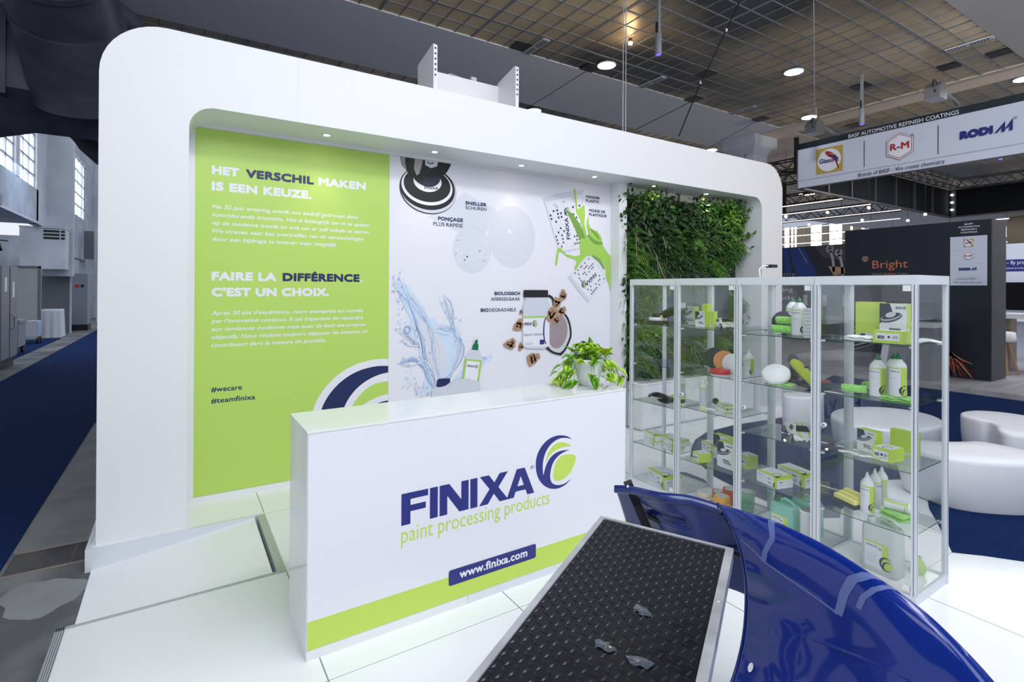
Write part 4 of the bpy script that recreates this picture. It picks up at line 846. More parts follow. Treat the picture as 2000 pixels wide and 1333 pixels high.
# ================================================================= showcases
YK = [1.347, 1.942, 2.545, 3.145, 3.714]
SHELVES = [(1.555, 1.19, .787, .405), (1.545, 1.17, .782, .405), (1.555, 1.17, .86, .405), (1.555, 1.18, .82, .41)]
KN = ['nearest, rightmost', 'second from the right', 'second from the left', 'leftmost']
KW = ['holding the bottles and the clear canister', 'holding the green canisters and the car model', 'holding the masking tape rolls', 'holding the black sander']
KD, KT = .494, 1.98
for i in range(4):
    y0, w = YK[i], YK[i+1]-YK[i]
    t = thing('glass_showcase', 'aluminium glass showcase, %s, %s' % (KN[i], KW[i]), 'display case', (3.71+.0087*(y0-YK[0]), y0, 0), .0087, 'glass showcases in a row')
    b = MB()
    for x in (0, KD-.028):
        for y in (.002, w-.030):
            b.box((x, y, 0), (x+.028, y+.028, KT-.055), 'aluminium')
            b.box((x+.010, y-.0005 if y < .1 else y+.0275, .06), (x+.018, y+.0005 if y < .1 else y+.0285, KT-.06), 'aluminium_dark')
            b.box((x-.0005 if x < .1 else x+.0275, y+.011, .06), (x+.0005 if x < .1 else x+.0285, y+.017, KT-.06), 'aluminium_dark')
    b.build('corner_posts', t)
    b = MB(); b.box((0, .002, KT-.055), (KD, .030, KT), 'aluminium'); b.box((0, w-.030, KT-.055), (KD, w-.002, KT), 'aluminium'); b.box((0, .030, KT-.055), (.028, w-.030, KT), 'aluminium'); b.box((KD-.028, .030, KT-.055), (KD, w-.030, KT), 'aluminium'); b.build('top_frame', t)
    b = MB(); b.box((.028, .006, 0), (KD-.028, .026, .055), 'aluminium'); b.box((.028, w-.026, 0), (KD-.028, w-.006, .055), 'aluminium'); b.box((.002, .03, 0), (.022, w-.03, .055), 'aluminium'); b.box((KD-.022, .03, 0), (KD-.002, w-.03, .055), 'aluminium'); b.build('base_frame', t)
    b = MB(); b.box((.022, .026, .030), (KD-.022, w-.026, .045), 'platform_board' if 0 else 'white_gloss'); b.build('base_board', t)
    b = MB(); b.box((.028, .026, KT-.02), (KD-.028, w-.026, KT-.015), 'glass'); b.build('top_glass', t)
    for nm, a, c in (('side_glass', (.028, .012, .055), (KD-.028, .017, KT-.055)), ('side_glass', (.028, w-.017, .055), (KD-.028, w-.012, KT-.055)), ('back_glass', (KD-.017, .030, .055), (KD-.012, w-.030, KT-.055))):
        b = MB(); b.box(a, c, 'glass'); b.build(nm, t)
    b = MB(); b.box((.008, .036, .062), (.013, w-.032, KT-.058), 'glass'); dr = b.build('glass_door', t)
    b = MB(); b.box((-.004, .034, KT-.098), (.016, .074, KT-.062), 'plastic_white'); b.build('hinge', dr); b = MB(); b.box((-.004, .034, .08), (.016, .07, .11), 'plastic_white'); b.build('hinge', dr)
    b = MB(); b.tube([(.013, w-.062, .97), (-.004, w-.062, .97)], .016, 'plastic_white', 18); b.tube([(-.004, w-.062, .97), (-.006, w-.062, .97)], .009, 'aluminium_dark', 14); b.build('lock', dr)
    for z in SHELVES[i]:
        b = MB(); b.box((.020, .030, z-.006), (KD-.022, w-.030, z), 'glass_shelf'); b.box((.0195, .030, z-.0055), (.0205, w-.030, z-.0005), 'glass_edge'); b.box((.03, .0285, z-.0055), (KD-.04, .0295, z-.0005), 'glass_edge'); sh = b.build('shelf', t)
        for x in (.024, KD-.05):
            for y in (.028, w-.050): b = MB(); b.box((x, y, z-.020), (x+.022, y+.022, z-.006), 'aluminium'); b.build('shelf_bracket', sh)

LB = 'labelled cartons in the showcases'
def facing(x, y): return math.atan2(-y, -x)
def carton(name, label, x, y, z, dx, dy, h, style='white', rz=0., group=None, title=None, cat='box', sheen='lime'):
    """front faces -X, right end faces -Y"""
    t = thing(name, label, cat, (x, y, z+.001), rz, group)
    b = MB(); body = {'white': 'white_print', 'lime': sheen, 'disc': 'white_print', 'plain': sheen}[style]
    b.box((-dx/2, -dy/2, 0), (dx/2, dy/2, h), body); b.build('carton', t)
    b = MB(); cf = Canvas(b, flat((-dx/2, dy/2, 0), (0, -1, 0), (0, 0, 1), (-1, 0, 0)), .0004)
    cs = Canvas(b, flat((-dx/2, -dy/2, 0), (1, 0, 0), (0, 0, 1), (0, -1, 0)), .0004)
    ct = Canvas(b, flat((-dx/2, dy/2, h), (0, -1, 0), (1, 0, 0), (0, 0, 1)), .0004)
    m = min(h, dy)
    if style == 'lime':
        cf.rect(dy*.10, h*.22, dy*.88, h*.80, 'white_print'); cf.layer(); cf.rrect(dy*.15, h*.34, dy*.38, h*.58, h*.03, 'ink'); cf.ell(dy*.53, h*.50, h*.09, h*.10, 'ink', n=14)
        for k in range(6): cf.rect(dy*(.65+.03*k), h*.38, dy*(.665+.03*k), h*.62, 'mid_grey')
        cf.layer(); cf.text('P 600', dy*.18, h*.40, h*.12, 'white_print', dy*.17); ct.rect(dy*.04, dx*.08, dy*.96, dx*.92, 'white_print'); ct.layer(); ct.ring(dy*.62, dx*.3, m*.30, dx*.25, m*.07, 'ink', a0=20, a1=230); ct.text('FINIXA', dy*.12, dx*.72, m*.08, 'mid_grey')
        for k in range(3): cs.rect(dx*.1, h*(.25+.12*k), dx*.9, h*(.27+.12*k), 'lime_panel')
    if style == 'white':
        ct.rect(0, 0, dy, dx*.22, 'lime'); ct.rect(dy*.86, 0, dy, dx, 'lime'); ct.layer(); ct.ring(dy*.74, dx*.28, m*.42, dx*.26, m*.10, 'mid_grey', a0=-20, a1=200); ct.text('FINIXA', dy*.12, dx*.66, m*.09, 'mid_grey')
        cf.rect(0, h*.93, dy, h, 'lime'); cf.rect(dy*.84, h*.0, dy, h, 'lime'); cf.layer(); cf.swirl(dy*.80, h*.02, h*.46, 'ink', 'lime')
        cf.text('FINIXA', dy*.08, h*.68, h*.09, 'ink', bold=.02); cf.swirl(dy*.30, h*.66, h*.13, 'ink', 'lime'); cf.text(title or 'Paint products', dy*.08, h*.48, h*.08, 'mid_grey')
        for k in range(5): cf.rect(dy*(.58+.028*k), h*.22, dy*(.594+.028*k), h*.38, 'mid_grey')
        cf.rect(dy*.54, h*.62, dy*.70, h*.68, 'ink'); cs.rect(0, h*.75, dx, h, 'lime'); cs.layer(); cs.text('FINIXA', dx*.12, h*.50, h*.10, 'ink', bold=.02); cs.text('Paint filters', dx*.12, h*.30, h*.07, 'mid_grey')
    if style == 'disc':
        cf.poly([(0, h*.45), (dy*.35, h*.60), (dy*.5, h*.75), (dy*.38, h), (0, h)], 'ink'); cf.layer()
        cf.ell(dy*.42, h*.62, dy*.44, h*.115, 'dark_grey', rot=.32); cf.layer(); cf.ell(dy*.43, h*.64, dy*.40, h*.085, 'light_grey', rot=.32); cf.layer(); cf.ell(dy*.43, h*.66, dy*.36, h*.065, 'ink', rot=.32); cf.layer(); cf.ell(dy*.42, h*.70, dy*.20, h*.07, 'grey_print', rot=.32)
        cf.layer(); cf.text('FINIXA', dy*.60, h*.86, h*.055, 'ink', dy*.26, .02); cf.swirl(dy*.88, h*.85, h*.08, 'ink', 'lime')
        cf.text('FINISHING', dy*.36, h*.28, h*.062, 'ink', dy*.44, .03, .3); cf.text('FILM DISCS', dy*.42, h*.19, h*.062, 'ink', dy*.50, .03, .3)
        ct.rect(0, 0, dy, dx, 'lime'); cs.rect(0, 0, dx, h, 'lime'); cs.layer(); cs.rect(dx*.2, h*.1, dx*.6, h*.35, 'white_print')
    if style == 'plain':
        cf.rect(0, h*.195, dy, h*.20, 'lime_panel' ); cf.rect(dy*.18, h*.06, dy*.75, h*.15, 'pale_print'); cf.layer(); cf.rect(dy*.2, h*.08, dy*.4, h*.13, 'ink')
    b.build('printing', t)
    return t
def bottle(name, label, x, y, z, h=.235, r=.040, cap='dark_green', cone=True, lying=None, group=None, spray=False, fac=None):
    t = thing(name, label, 'bottle', (x, y, z+.001), 0, group)
    if lying: t.rotation_euler = lying; t.location.z += r-.001
    hb = h*.70
    b = MB(); b.lathe([(0, 0), (r*.93, 0), (r, .006), (r, hb), (r*.93, hb+.012), (r*.42, h*.86), (r*.36, h*.87), (0, h*.87)], 'plastic_white', 28); b.build('body', t)
    b = MB()
    if cone: b.lathe([(r*.42, h*.865), (r*.42, h*.91), (r*.30, h*.92), (r*.26, h*.955), (r*.13, h*.96), (r*.12, h), (0, h)], cap, 14)
    else: b.lathe([(r*.30, h*.865), (r*.30, h*.93), (r*.16, h*.95), (r*.12, h), (0, h)], cap, 14)
    b.build('cap', t)
    A = (facing(x, y) if fac is None else fac); b = MB(); u0 = -1.15*r; cv = Canvas(b, cyl((0, 0), r, A, 0), .0003)
    def seg(a, c_, z0, z1, m, n=8):
        for k in range(n): cv.poly([(a+(c_-a)*k/n, z0), (a+(c_-a)*(k+1)/n, z0), (a+(c_-a)*(k+1)/n, z1), (a+(c_-a)*k/n, z1)], m)
    seg(-2.6*r, 2.6*r, hb*.04, hb*.97, 'lime', 20); cv.layer(); seg(-1.35*r, .30*r, hb*.04, hb*.93, 'white_print'); seg(-2.5*r, -1.7*r, hb*.1, hb*.9, 'pale_print', 4); cv.layer()
    cv.text('FINIXA', -1.1*r, hb*.82, h*.030, 'ink', 1.0*r, .02); cv.swirl(-.02*r, hb*.81, h*.04, 'ink', 'lime'); cv.text('Body Finish', -.95*r, hb*.62, h*.016, 'mid_grey', .8*r); cv.swirl(.12*r, hb*.03, hb*.36, 'ink', 'lime')
    b.build('label_print', t)
    return t
def rrp(dx, dy, r, n=5):
    P = []
    for cx, cy, a in ((dx/2-r, dy/2-r, 0), (-dx/2+r, dy/2-r, 90), (-dx/2+r, -dy/2+r, 180), (dx/2-r, -dy/2+r, 270)):
        P += [(cx+r*math.cos(math.radians(a+90*k/n)), cy+r*math.sin(math.radians(a+90*k/n))) for k in range(n+1)]
    return P
def rloft(mb, dx, dy, r, prof, m, off=lambda z: (0, 0)):
    base = rrp(dx, dy, r); n = len(base); vs = []
    for z, s_ in prof: ox, oy = off(z); vs += [(x*(s_[0] if isinstance(s_, tuple) else s_)+ox, y*(s_[1] if isinstance(s_, tuple) else s_)+oy, z) for x, y in base]
    N = len(prof); mb.add(vs, [(i*n+k, i*n+(k+1) % n, (i+1)*n+(k+1) % n, (i+1)*n+k) for i in range(N-1) for k in range(n)], m, True)
    mb.add(vs, [tuple(range(n))[::-1], tuple(range((N-1)*n, N*n))], m)
def canister(label, x, y, z, dx, dy, h, m, cap, rz=0., handle='plastic_teal'):
    t = thing('canister', label, 'canister', (x, y, z+.001), rz)
    b = MB(); rloft(b, dx, dy, .03, [(0, .94), (.01, 1), (h*.78, 1), (h*.84, (.93, .97)), (h*.88, (.8, .90)), (h*.885, (.7, .85))], m); b.build('body', t)
    b = MB(); b.lathe([(.028, 0), (.028, .03), (.024, .034), (0, .034)], cap, 20, (0, dy*.30, h*.87)); b.build('cap', t)
    b = MB(); b.box((-.012, -dy*.22, h*.965), (.012, dy*.02, h*1.0), 'dark_grey') if m == 'plastic_clear' else None; b.tube([(0, dy*.14, h*.85), (0, dy*.12, h*.955), (0, dy*.02, h*.99), (0, -dy*.2, h*.97), (0, -dy*.36, h*.90), (0, -dy*.40, h*.82)], .014, handle, 10); b.build('handle', t)
    b = MB(); cv = Canvas(b, flat((-dx/2, dy/2, 0), (0, -1, 0), (0, 0, 1), (-1, 0, 0)), .0006); u0, u1, v0, v1 = dy*.14, dy*.80, h*.10, h*.58
    cv.rect(u0, v0, u1, v1, 'lime'); cv.layer(); cv.rect(u0, v0, u0+(u1-u0)*.74, v1-.012, 'white_print'); cv.layer(); cv.swirl(u0+(u1-u0)*.62, v0+.004, (v1-v0)*.52, 'ink', 'lime')
    cv.text('FINIXA', u0+.01, v1-.034, .011, 'ink', .05, .02); cv.swirl(u0+.063, v1-.036, .016, 'ink', 'lime')
    for k in range(7): cv.rect(u0+.01, v0+.03+k*.009, u0+.075, v0+.033+k*.009, 'pale_print')
    for k in range(5): cv.rect(u1-.03-.034*0+k*.004-.03, v1-.045, u1-.0575+k*.004, v1-.028, 'mid_grey')
    b.build('label_print', t); return t
def roll_cloth(label, x, y, z, L, r, rz, m='microfibre', name='rolled_cloth', group=None):
    t = thing(name, label, 'cloth', (x, y, z+.001), rz, group)
    b = MB(); n = 40
    def f(u, v):
        a = u*2*PI*2.6; rr = r*(.30+.70*u); return Vector((rr*math.cos(a), (v-.5)*L+.003*math.sin(a*3), r+rr*math.sin(a)*.92))
    b.grid(f, 60, 6, m); b.build('fabric', t, solid=.006); return t
def folded_cloth(label, x, y, z, dx, dy, h, rz, m='microfibre', name='folded_cloth', seed=0):
    t = thing(name, label, 'cloth', (x, y, z+.001), rz)
    for k in range(2):
        b = MB(); r = random.Random(seed+k)
        def f(u, v):
            th = 2*PI*v; c_, s_ = math.cos(th), math.sin(th); e = .35
            px = math.copysign(abs(c_)**e, c_); pz = math.copysign(abs(s_)**.7, s_); uu = (u-.5)*2; k2 = (1-abs(uu)**6)**.3 if abs(uu) < 1 else 0
            return Vector((px*dx/2*(1+.02*math.sin(uu*9+k)), uu*dy/2, h/4+k*h/2+pz*h/4*k2+.003*math.sin(uu*7+px*4+k)))
        b.grid(f, 24, 28, m); b.build('fold', t)
    return t
def disc_pad(label, x, y, z, r, th, m, tilt, rz, name='polishing_pad', flatten=False):
    t = thing(name, label, 'pad', (x, y, z+.001), 0); t.rotation_euler = (0, tilt, rz)
    b = MB(); b.lathe([(0, -th/2), (r*.9, -th/2), (r, -th*.25), (r, th*.25), (r*.9, th/2), (0, th/2)], m, 32); b.build('foam', t)
    b = MB(); b.lathe([(0, -th/2-.004), (r*.86, -th/2-.004), (r*.86, -th/2)], 'dark_foam' if m != 'dark_foam' else 'mid_grey', 28); b.build('backing', t)
    return t
def tape(label, x, y, z, m, r=.064, h=.041, group='masking tape rolls', tilt=0.):
    t = thing('masking_tape_roll', label, 'tape', (x, y, z+.001), 0, group); t.rotation_euler = (tilt, 0, 0)
    b = MB(); b.lathe([(r*.72, 0), (r*.98, 0), (r, .002), (r, h-.002), (r*.98, h), (r*.72, h), (r*.72, 0)], m, 32, closed=False); b.build('tape', t)
    b = MB(); b.lathe([(r*.60, 0.001), (r*.72, 0), (r*.72, h+.0006), (r*.60, h), (r*.60, .001)], 'grey_print', 32, closed=False); b.build('core', t)
    b = MB(); b.lathe([(0, h+.0008), (r*.72, h+.0008)], 'pale_print', 28, closed=False); cv = Canvas(b, flat((0, 0, h), (.42, -.9, 0), (.9, .42, 0), (0, 0, 1)), .0012); cv.text('FINIXA', 0, -.004, .010, 'ink', r*.9, .02, align='c'); b.build('inner_label', t)
    return t
def cartridge(label, x, y, z, h=.25, r=.032, cap='plastic_white'):
    t = thing('sealant_cartridge', label, 'cartridge', (x, y, z+.001), 0, 'sealant cartridges')
    b = MB(); b.lathe([(0, 0), (r, 0), (r, h*.74), (r*.9, h*.77), (r*.35, h*.82), (0, h*.82)], 'plastic_white', 24); b.build('body', t)
    b = MB(); b.lathe([(r*.5, h*.815), (r*.5, h*.90), (r*.22, h*.92), (r*.18, h), (0, h)], cap, 14); b.build('nozzle', t)
    b = MB(); b.lathe([(r+.0004, h*.04), (r+.0004, h*.60)], 'pale_print', 24, closed=False); b.lathe([(r+.0006, h*.62), (r+.0006, h*.66)], 'lime', 24, closed=False); b.build('label_print', t); return t
def model_car(label, x, y, z, L, rz):
    t = thing('model_car', label, 'model car', (x, y, z+.001), rz, 'model sports cars'); k = L
    # sections along the length: x, half width, sill z, shoulder z, roof half width, roof z
    secs = [(-.50, .13, .045, .075, .10, .080), (-.47, .18, .035, .095, .14, .105), (-.36, .215, .03, .125, .15, .130), (-.22, .205, .03, .130, .15, .150), (-.12, .20, .03, .130, .13, .185), (.02, .20, .03, .135, .115, .225), (.14, .205, .03, .150, .11, .225), (.28, .215, .035, .160, .13, .200), (.40, .22, .04, .160, .17, .175), (.48, .20, .06, .155, .18, .160), (.50, .17, .08, .140, .15, .150)]
    b = MB(); vs = []
    for sx, hw, z0, z1, rw, z2 in secs:
        vs += [(sx*k, q*k, w*k) for q, w in ((-hw*.9, z0), (-hw, (z0+z1)/2), (-hw*.97, z1), (-rw, (z1+z2)/2+.01 if z2-z1 > .03 else z2), (-rw*.75, z2), (0, z2+.004), (rw*.75, z2), (rw, (z1+z2)/2+.01 if z2-z1 > .03 else z2), (hw*.97, z1), (hw, (z0+z1)/2), (hw*.9, z0))]
    n = 11; N = len(secs)
    b.add(vs, [(i*n+j, i*n+j+1, (i+1)*n+j+1, (i+1)*n+j) for i in range(N-1) for j in range(n-1)], 'plastic_white', True)
    b.add(vs, [tuple(range(n)), tuple(range((N-1)*n, N*n))], 'plastic_white'); b.build('car_body', t, sub=1)
    b = MB(); W_ = lambda *p: [(a*k, q*k, w*k) for a, q, w in p]
    b.quad(W_((-.235, -.12, .160), (-.235, .12, .160), (-.06, .088, .226), (-.06, -.088, .226)), 'black_gloss')
    for s_ in (-1, 1): b.quad(W_((-.16, s_*.175, .155), (.02, s_*.19, .160), (.10, s_*.15, .205), (-.03, s_*.13, .212)), 'black_gloss')
    for s_ in (-1, 1): b.quad(W_((-.503, s_*.02, .050), (-.503, s_*.13, .050), (-.49, s_*.15, .078), (-.505, s_*.02, .072)), 'black'); b.quad(W_((-.42, s_*.13, .128), (-.36, s_*.19, .132), (-.30, s_*.185, .148), (-.36, s_*.13, .146)), 'grey_print')
    b.build('windows', t)
    b = MB()
    for s_ in (-1, 1): b.quad(W_((-.48, s_*.05, .112), (-.48, s_*.09, .112), (-.25, s_*.12, .161), (-.25, s_*.06, .161)), 'lime_panel'); b.quad(W_((-.05, s_*.02, .237), (-.05, s_*.06, .235), (.20, s_*.06, .232), (.20, s_*.02, .235)), 'lime_panel')
    b.build('green_stripes', t)
    for sx in (-.33, .31):
        for s_ in (-1, 1):
            b = MB(); b.tube([(sx*k, s_*.17*k, .062*k), (sx*k, s_*.222*k, .062*k)], .062*k, 'black', 20); b.tube([(sx*k, s_*.222*k, .062*k), (sx*k, s_*.226*k, .062*k)], .040*k, 'light_grey', 12); b.build('wheel', t)
    return t

# --- nearest showcase
z = 1.555
carton('flat_carton', 'flat lime carton with P 600 label at the front of the top shelf, nearest showcase', 3.80, 1.515, z, .11, .168, .078, 'lime')
carton('disc_carton', 'upright white finishing film discs carton with pad picture on the nearest top shelf', 3.97, 1.565, z, .06, .155, .245, 'disc')
carton('plain_carton', 'large plain lime carton standing left of the white disc carton', 4.03, 1.735, z, .08, .155, .25, 'plain')
folded_cloth('crumpled white wipe lying left of the flat lime carton', 3.80, 1.695, z, .12, .16, .030, .1, 'white_foam', 'folded_wipe', 4)
t = thing('white_glove', 'white knitted glove hanging over the right end of the top shelf', 'glove', (3.95, 1.405, z+.001), -.6)
b = MB(); R_ = random.Random(2)
for k in range(5): b.tube([(-.05, .0+.01*k-.02, .01), (.02, .012*k-.024, .022), (.09, .016*k-.03, .008)], [.012, .009, .006], 'white_foam', 8)
b.ball((-.06, 0, .014), (.05, .028, .012), 'white_foam'); b.build('glove_knit', t)
z = 1.19
BG = 'white squeeze bottles with green caps'
bottle('squeeze_bottle', 'left of the three green capped bottles on the nearest showcase second shelf', 3.90, 1.635, z, .275, .047, group=BG)
bottle('squeeze_bottle', 'middle, rear one of the three green capped bottles on the nearest second shelf', 4.04, 1.60, z, .275, .047, group=BG, fac=facing(4, 1.6)+1.6)
folded_cloth('lime cloth folded flat under the front green capped bottle', 3.86, 1.50, z, .12, .18, .022, .15, seed=3)
bottle('squeeze_bottle', 'right green capped bottle standing on the folded lime cloth', 3.86, 1.505, z+.023, .275, .047, group=BG)
roll_cloth('rolled lime cloth at the left of the nearest second shelf', 3.86, 1.76, z, .14, .030, .35)
roll_cloth('small rolled lime cloth behind the left green capped bottle', 4.10, 1.75, z, .12, .032, 1.1)
z = .787
carton('disc_carton', 'small white finishing film discs carton on the nearest third shelf', 3.99, 1.72, z, .075, .125, .145, 'disc', -.25)
carton('lime_carton', 'small lime carton with black label at the front of the nearest third shelf', 3.90, 1.575, z, .14, .115, .082, 'lime', -.15)
carton('plain_carton', 'plain lime carton standing behind the small lime carton', 4.10, 1.555, z, .05, .155, .165, 'plain', 0)
t = thing('disc_sheets', 'fan of thin white sanding discs spread on the nearest third shelf', 'discs', (3.84, 1.70, z+.001))
for k in range(9): b = MB(); b.lathe([(0, 0), (.030, 0), (.030, .0012), (0, .0012)], 'white_foam', 20, (.02*math.sin(k*1.3), .12-.032*k, .0015*k)); b.build('disc_sheet', t)
z = .405
t = thing('sanding_sponge', 'stepped yellow foam block with dark base on the nearest fourth shelf', 'sponge', (3.93, 1.81, z+.001), -.35)
b = MB(); b.box((-.06, -.085, 0), (.06, .085, .030), 'dark_foam'); b.build('dark_base', t)
b = MB()
for k in range(3): b.box((-.06+.04*k, -.085, .030), (-.021+.04*k, .085, .060+.012*k), 'yellow_foam')
b.build('yellow_foam', t, bevel=.004)
WG = 'white capped bottles on the fourth shelf'
bottle('white_bottle', 'front left of the three white capped bottles beside the yellow sponge', 3.90, 1.695, z, .265, .040, 'plastic_white', False, group=WG)
bottle('white_bottle', 'middle of the three white capped bottles beside the yellow sponge', 4.02, 1.70, z, .265, .036, 'plastic_white', False, group=WG, fac=facing(4, 1.6)+1.4)
bottle('white_bottle', 'rear of the three white capped bottles beside the yellow sponge', 4.12, 1.70, z, .265, .036, 'plastic_white', False, group=WG, fac=facing(4, 1.6)+2.2)
folded_cloth('stack of folded lime cloth under the lying white bottle', 3.96, 1.54, z, .14, .16, .045, -.3, seed=8)
bottle('lying_bottle', 'white bottle lying on the folded lime cloth', 3.95, 1.615, z+.046, .19, .036, 'plastic_white', False, lying=(PI/2+.05, 0, .25), fac=-2.3)
z = .045
canister('clear translucent canister with white label on the floor of the nearest showcase', 3.91, 1.605, z, .13, .215, .345, 'plastic_clear', 'plastic_white', -.08, 'plastic_clear')
t = thing('green_funnel', 'small green funnel behind the clear canister', 'funnel', (4.08, 1.47, z+.001)); b = MB(); b.lathe([(.03, 0), (.045, .04), (.02, .09), (.012, .11)], 'print_lime', 20, closed=False); b.build('cone', t)
# --- second showcase
z = 1.545
disc_pad('black round pad leaning behind the rolled lime cloths', 4.04, 2.36, z+.088, .085, .012, 'dark_foam', -PI/2+.15, .25)
bottle('squeeze_bottle', 'front green capped bottle on the top shelf of the second showcase', 3.95, 2.185, z, .285, .052, group=BG)
bottle('squeeze_bottle', 'rear, partly hidden green capped bottle on the second showcase top shelf', 4.10, 2.32, z, .285, .046, group=BG)
roll_cloth('lower rolled lime cloth beside the black round pad', 3.93, 2.30, z, .15, .036, .1)
roll_cloth('upper rolled lime cloth resting on the other roll', 3.95, 2.285, z+.066, .13, .036, .05)
t = thing('patterned_sheet_roll', 'rolled white sheet with grey pattern beside the front bottle on the top shelf', 'roll', (3.83, 2.05, z+.001))
b = MB(); b.lathe([(.035, 0), (.035, .21)], 'white_print', 24, closed=False); b.lathe([(.033, .21), (.033, 0)], 'white_print', 24, closed=False); cv = Canvas(b, cyl((0, 0), .035, facing(3.8, 2)-.9, 0), .0004)
for k in range(8):
    for j in range(5): cv.rect(.004+.013*j, .01+.025*k, .013+.013*j, .022+.025*k, 'light_grey')
b.build('sheet', t)
z = 1.17
t = thing('car_polisher', 'lime green car polisher with black head on the second showcase middle shelf', 'polisher', (3.89, 2.10, z+.001), -.35)
b = MB(); b.tube([(.02, .145, .165), (.01, .10, .150), (0, .03, .115), (-.01, -.04, .08), (-.02, -.09, .05)], [.030, .038, .036, .034, .026], 'polisher_lime', 18); b.build('body', t)
b = MB(); b.ball((.03, .165, .185), (.042, .032, .038), 'dark_grey'); b.tube([(.03, .16, .15), (.035, .15, .05)], [.026, .03], 'black', 14); b.lathe([(0, 0), (.062, 0), (.062, .02), (.03, .04), (0, .05)], 'black', 26, (.035, .145, .004)); b.build('head', t)
b = MB(); b.tube([(-.02, -.09, .055), (-.03, -.13, .03), (-.03, -.10, .012), (.0, -.02, .010), (-.01, .06, .009)], .009, 'black', 8); b.build('power_cable', t)
b = MB(); b.box((-.035, -.06, .06), (-.025, .0, .075), 'black'); b.box((-.0, -.005, .145), (.02, .03, .153), 'black'); b.build('switch', t)
folded_cloth('lime cloth folded under the white oval pad', 3.82, 2.24, z, .13, .17, .018, .3, seed=12)
disc_pad('white foam pad lying tilted on the lime cloth', 3.81, 2.28, z+.078, .098, .050, 'white_foam', -.62, .35)
disc_pad('orange foam pad half hidden behind the white foam pad', 3.93, 2.38, z+.032, .062, .030, 'orange_foam', 0.05, 0)
t = thing('red_case', 'small red and black case behind the polisher', 'case', (4.05, 2.10, z+.001)); b = MB(); b.box((-.05, -.08, 0), (.05, .08, .035), 'black'); b.box((-.045, -.075, .035), (.045, .075, .045), 'red'); b.build('case_body', t, bevel=.004)
z = .782
model_car('white model sports car with green stripes, nose to the front, second showcase', 3.95, 2.17, z, .40, .70)
z = .405
carton('white_carton', 'white and lime paint filter carton at the front, fourth shelf of the second showcase', 3.855, 2.315, z, .15, .20, .085, 'white', -.25)
carton('white_carton', 'white and lime carton behind the front filter carton, fourth shelf of the second showcase', 4.04, 2.245, z, .12, .26, .10, 'white', -.25)
z = .045
canister('front teal canister with green cap at the bottom of the second showcase', 3.865, 2.235, z, .12, .20, .27, 'plastic_teal', 'dark_green', -.1)
canister('rear teal canister behind the green capped one, second showcase bottom', 4.03, 2.16, z, .12, .20, .29, 'plastic_teal', 'dark_green', -.1)
t = thing('paint_tin_lid', 'grey round strainer stack standing in front of the rear teal canister', 'tin', (3.79, 2.03, z+.001)); b = MB(); b.lathe([(0, 0), (.048, 0), (.048, .26), (.052, .262), (.052, .275), (.0, .278)], 'plastic_white', 28); b.build('tin', t); b = MB(); b.lathe([(0, .2785), (.046, .2785)], 'mid_grey', 28, closed=False); b.build('lid', t)
# --- third showcase
z = 1.555
carton('disc_carton', 'small white and black disc carton on the top shelf of the third showcase', 3.93, 3.04, z, .05, .10, .135, 'disc')
carton('plain_carton', 'narrow lime carton beside the small disc carton, top shelf', 3.94, 2.945, z, .05, .08, .14, 'plain')
t = thing('lime_carton', 'narrow tall lime carton standing at the left of the third showcase top shelf', 'box', (4.05, 3.08, z+.001)); b = MB(); b.box((-.03, -.03, 0), (.03, .03, .20), 'lime'); b.build('carton', t)
model_car('white model sports car with green stripes seen from the side, third showcase top shelf', 3.98, 2.85, z, .36, .98)
z = 1.17
t = thing('red_tub', 'flat red lid tub in front of the coloured pads', 'tub', (3.86, 2.80, z+.001)); b = MB(); b.lathe([(0, .0), (.078, 0), (.078, .008)], 'plastic_white', 30); b.lathe([(.082, .008), (.084, .014), (.084, .040), (.078, .044), (0, .044)], 'red', 30, closed=False); b.build('lid', t)
disc_pad('dark grey pad standing behind the red tub', 4.07, 3.01, z+.098, .095, .025, 'dark_foam', -PI/2+.1, .3)
disc_pad('orange pad standing beside the dark grey pad', 4.05, 2.90, z+.090, .088, .028, 'orange_foam', -PI/2+.15, .35)
disc_pad('white pad standing right of the orange pad', 4.0, 2.785, z+.084, .082, .030, 'white_foam', -PI/2+.2, .4)
bottle('white_bottle', 'white bottle with lime label at the right end of the third showcase middle shelf', 4.03, 2.65, z, .21, .040, 'plastic_white', False)
z = .86
cartridge('left of the two sealant cartridges in the third showcase', 4.02, 3.07, z); cartridge('right of the two sealant cartridges in the third showcase', 3.90, 3.00, z)
disc_pad('small green foam disc beside the right sealant cartridge', 4.05, 2.98, z+.032, .030, .022, 'microfibre', PI/2, .3, 'foam_wheel')
carton('flat_carton', 'flat lime and white carton, lower one near the yellow brush', 3.92, 2.78, z, .09, .14, .028, 'white', -.3)
carton('flat_carton', 'flat lime and white carton, upper one on the shelf with the yellow brush', 3.93, 2.79, z+.030, .09, .14, .028, 'white', -.5)
carton('flat_carton', 'flat white carton at the front right of the shelf with the yellow brush', 3.80, 2.72, z, .06, .13, .022, 'white', -.2)
t = thing('paint_marker', 'yellow and white marker pen lying at the shelf edge', 'marker', (3.80, 2.87, z+.001)); b = MB(); b.tube([(0, .07, .012), (0, .03, .012)], .011, 'yellow_foam', 12); b.tube([(0, .03, .012), (.01, -.06, .012)], .010, 'plastic_white', 12); b.build('pen', t)
z = .405
carton('lime_carton', 'small lime carton with black label, fourth shelf of the third showcase', 3.83, 2.955, z, .12, .095, .075, 'lime', -.25)
carton('disc_carton', 'rear upright finishing film discs carton, fourth shelf of the third showcase', 4.02, 2.875, z, .07, .17, .21, 'disc', -.1)
carton('disc_carton', 'front upright finishing film discs carton, fourth shelf of the third showcase', 3.87, 2.73, z, .07, .16, .21, 'disc', -.1)
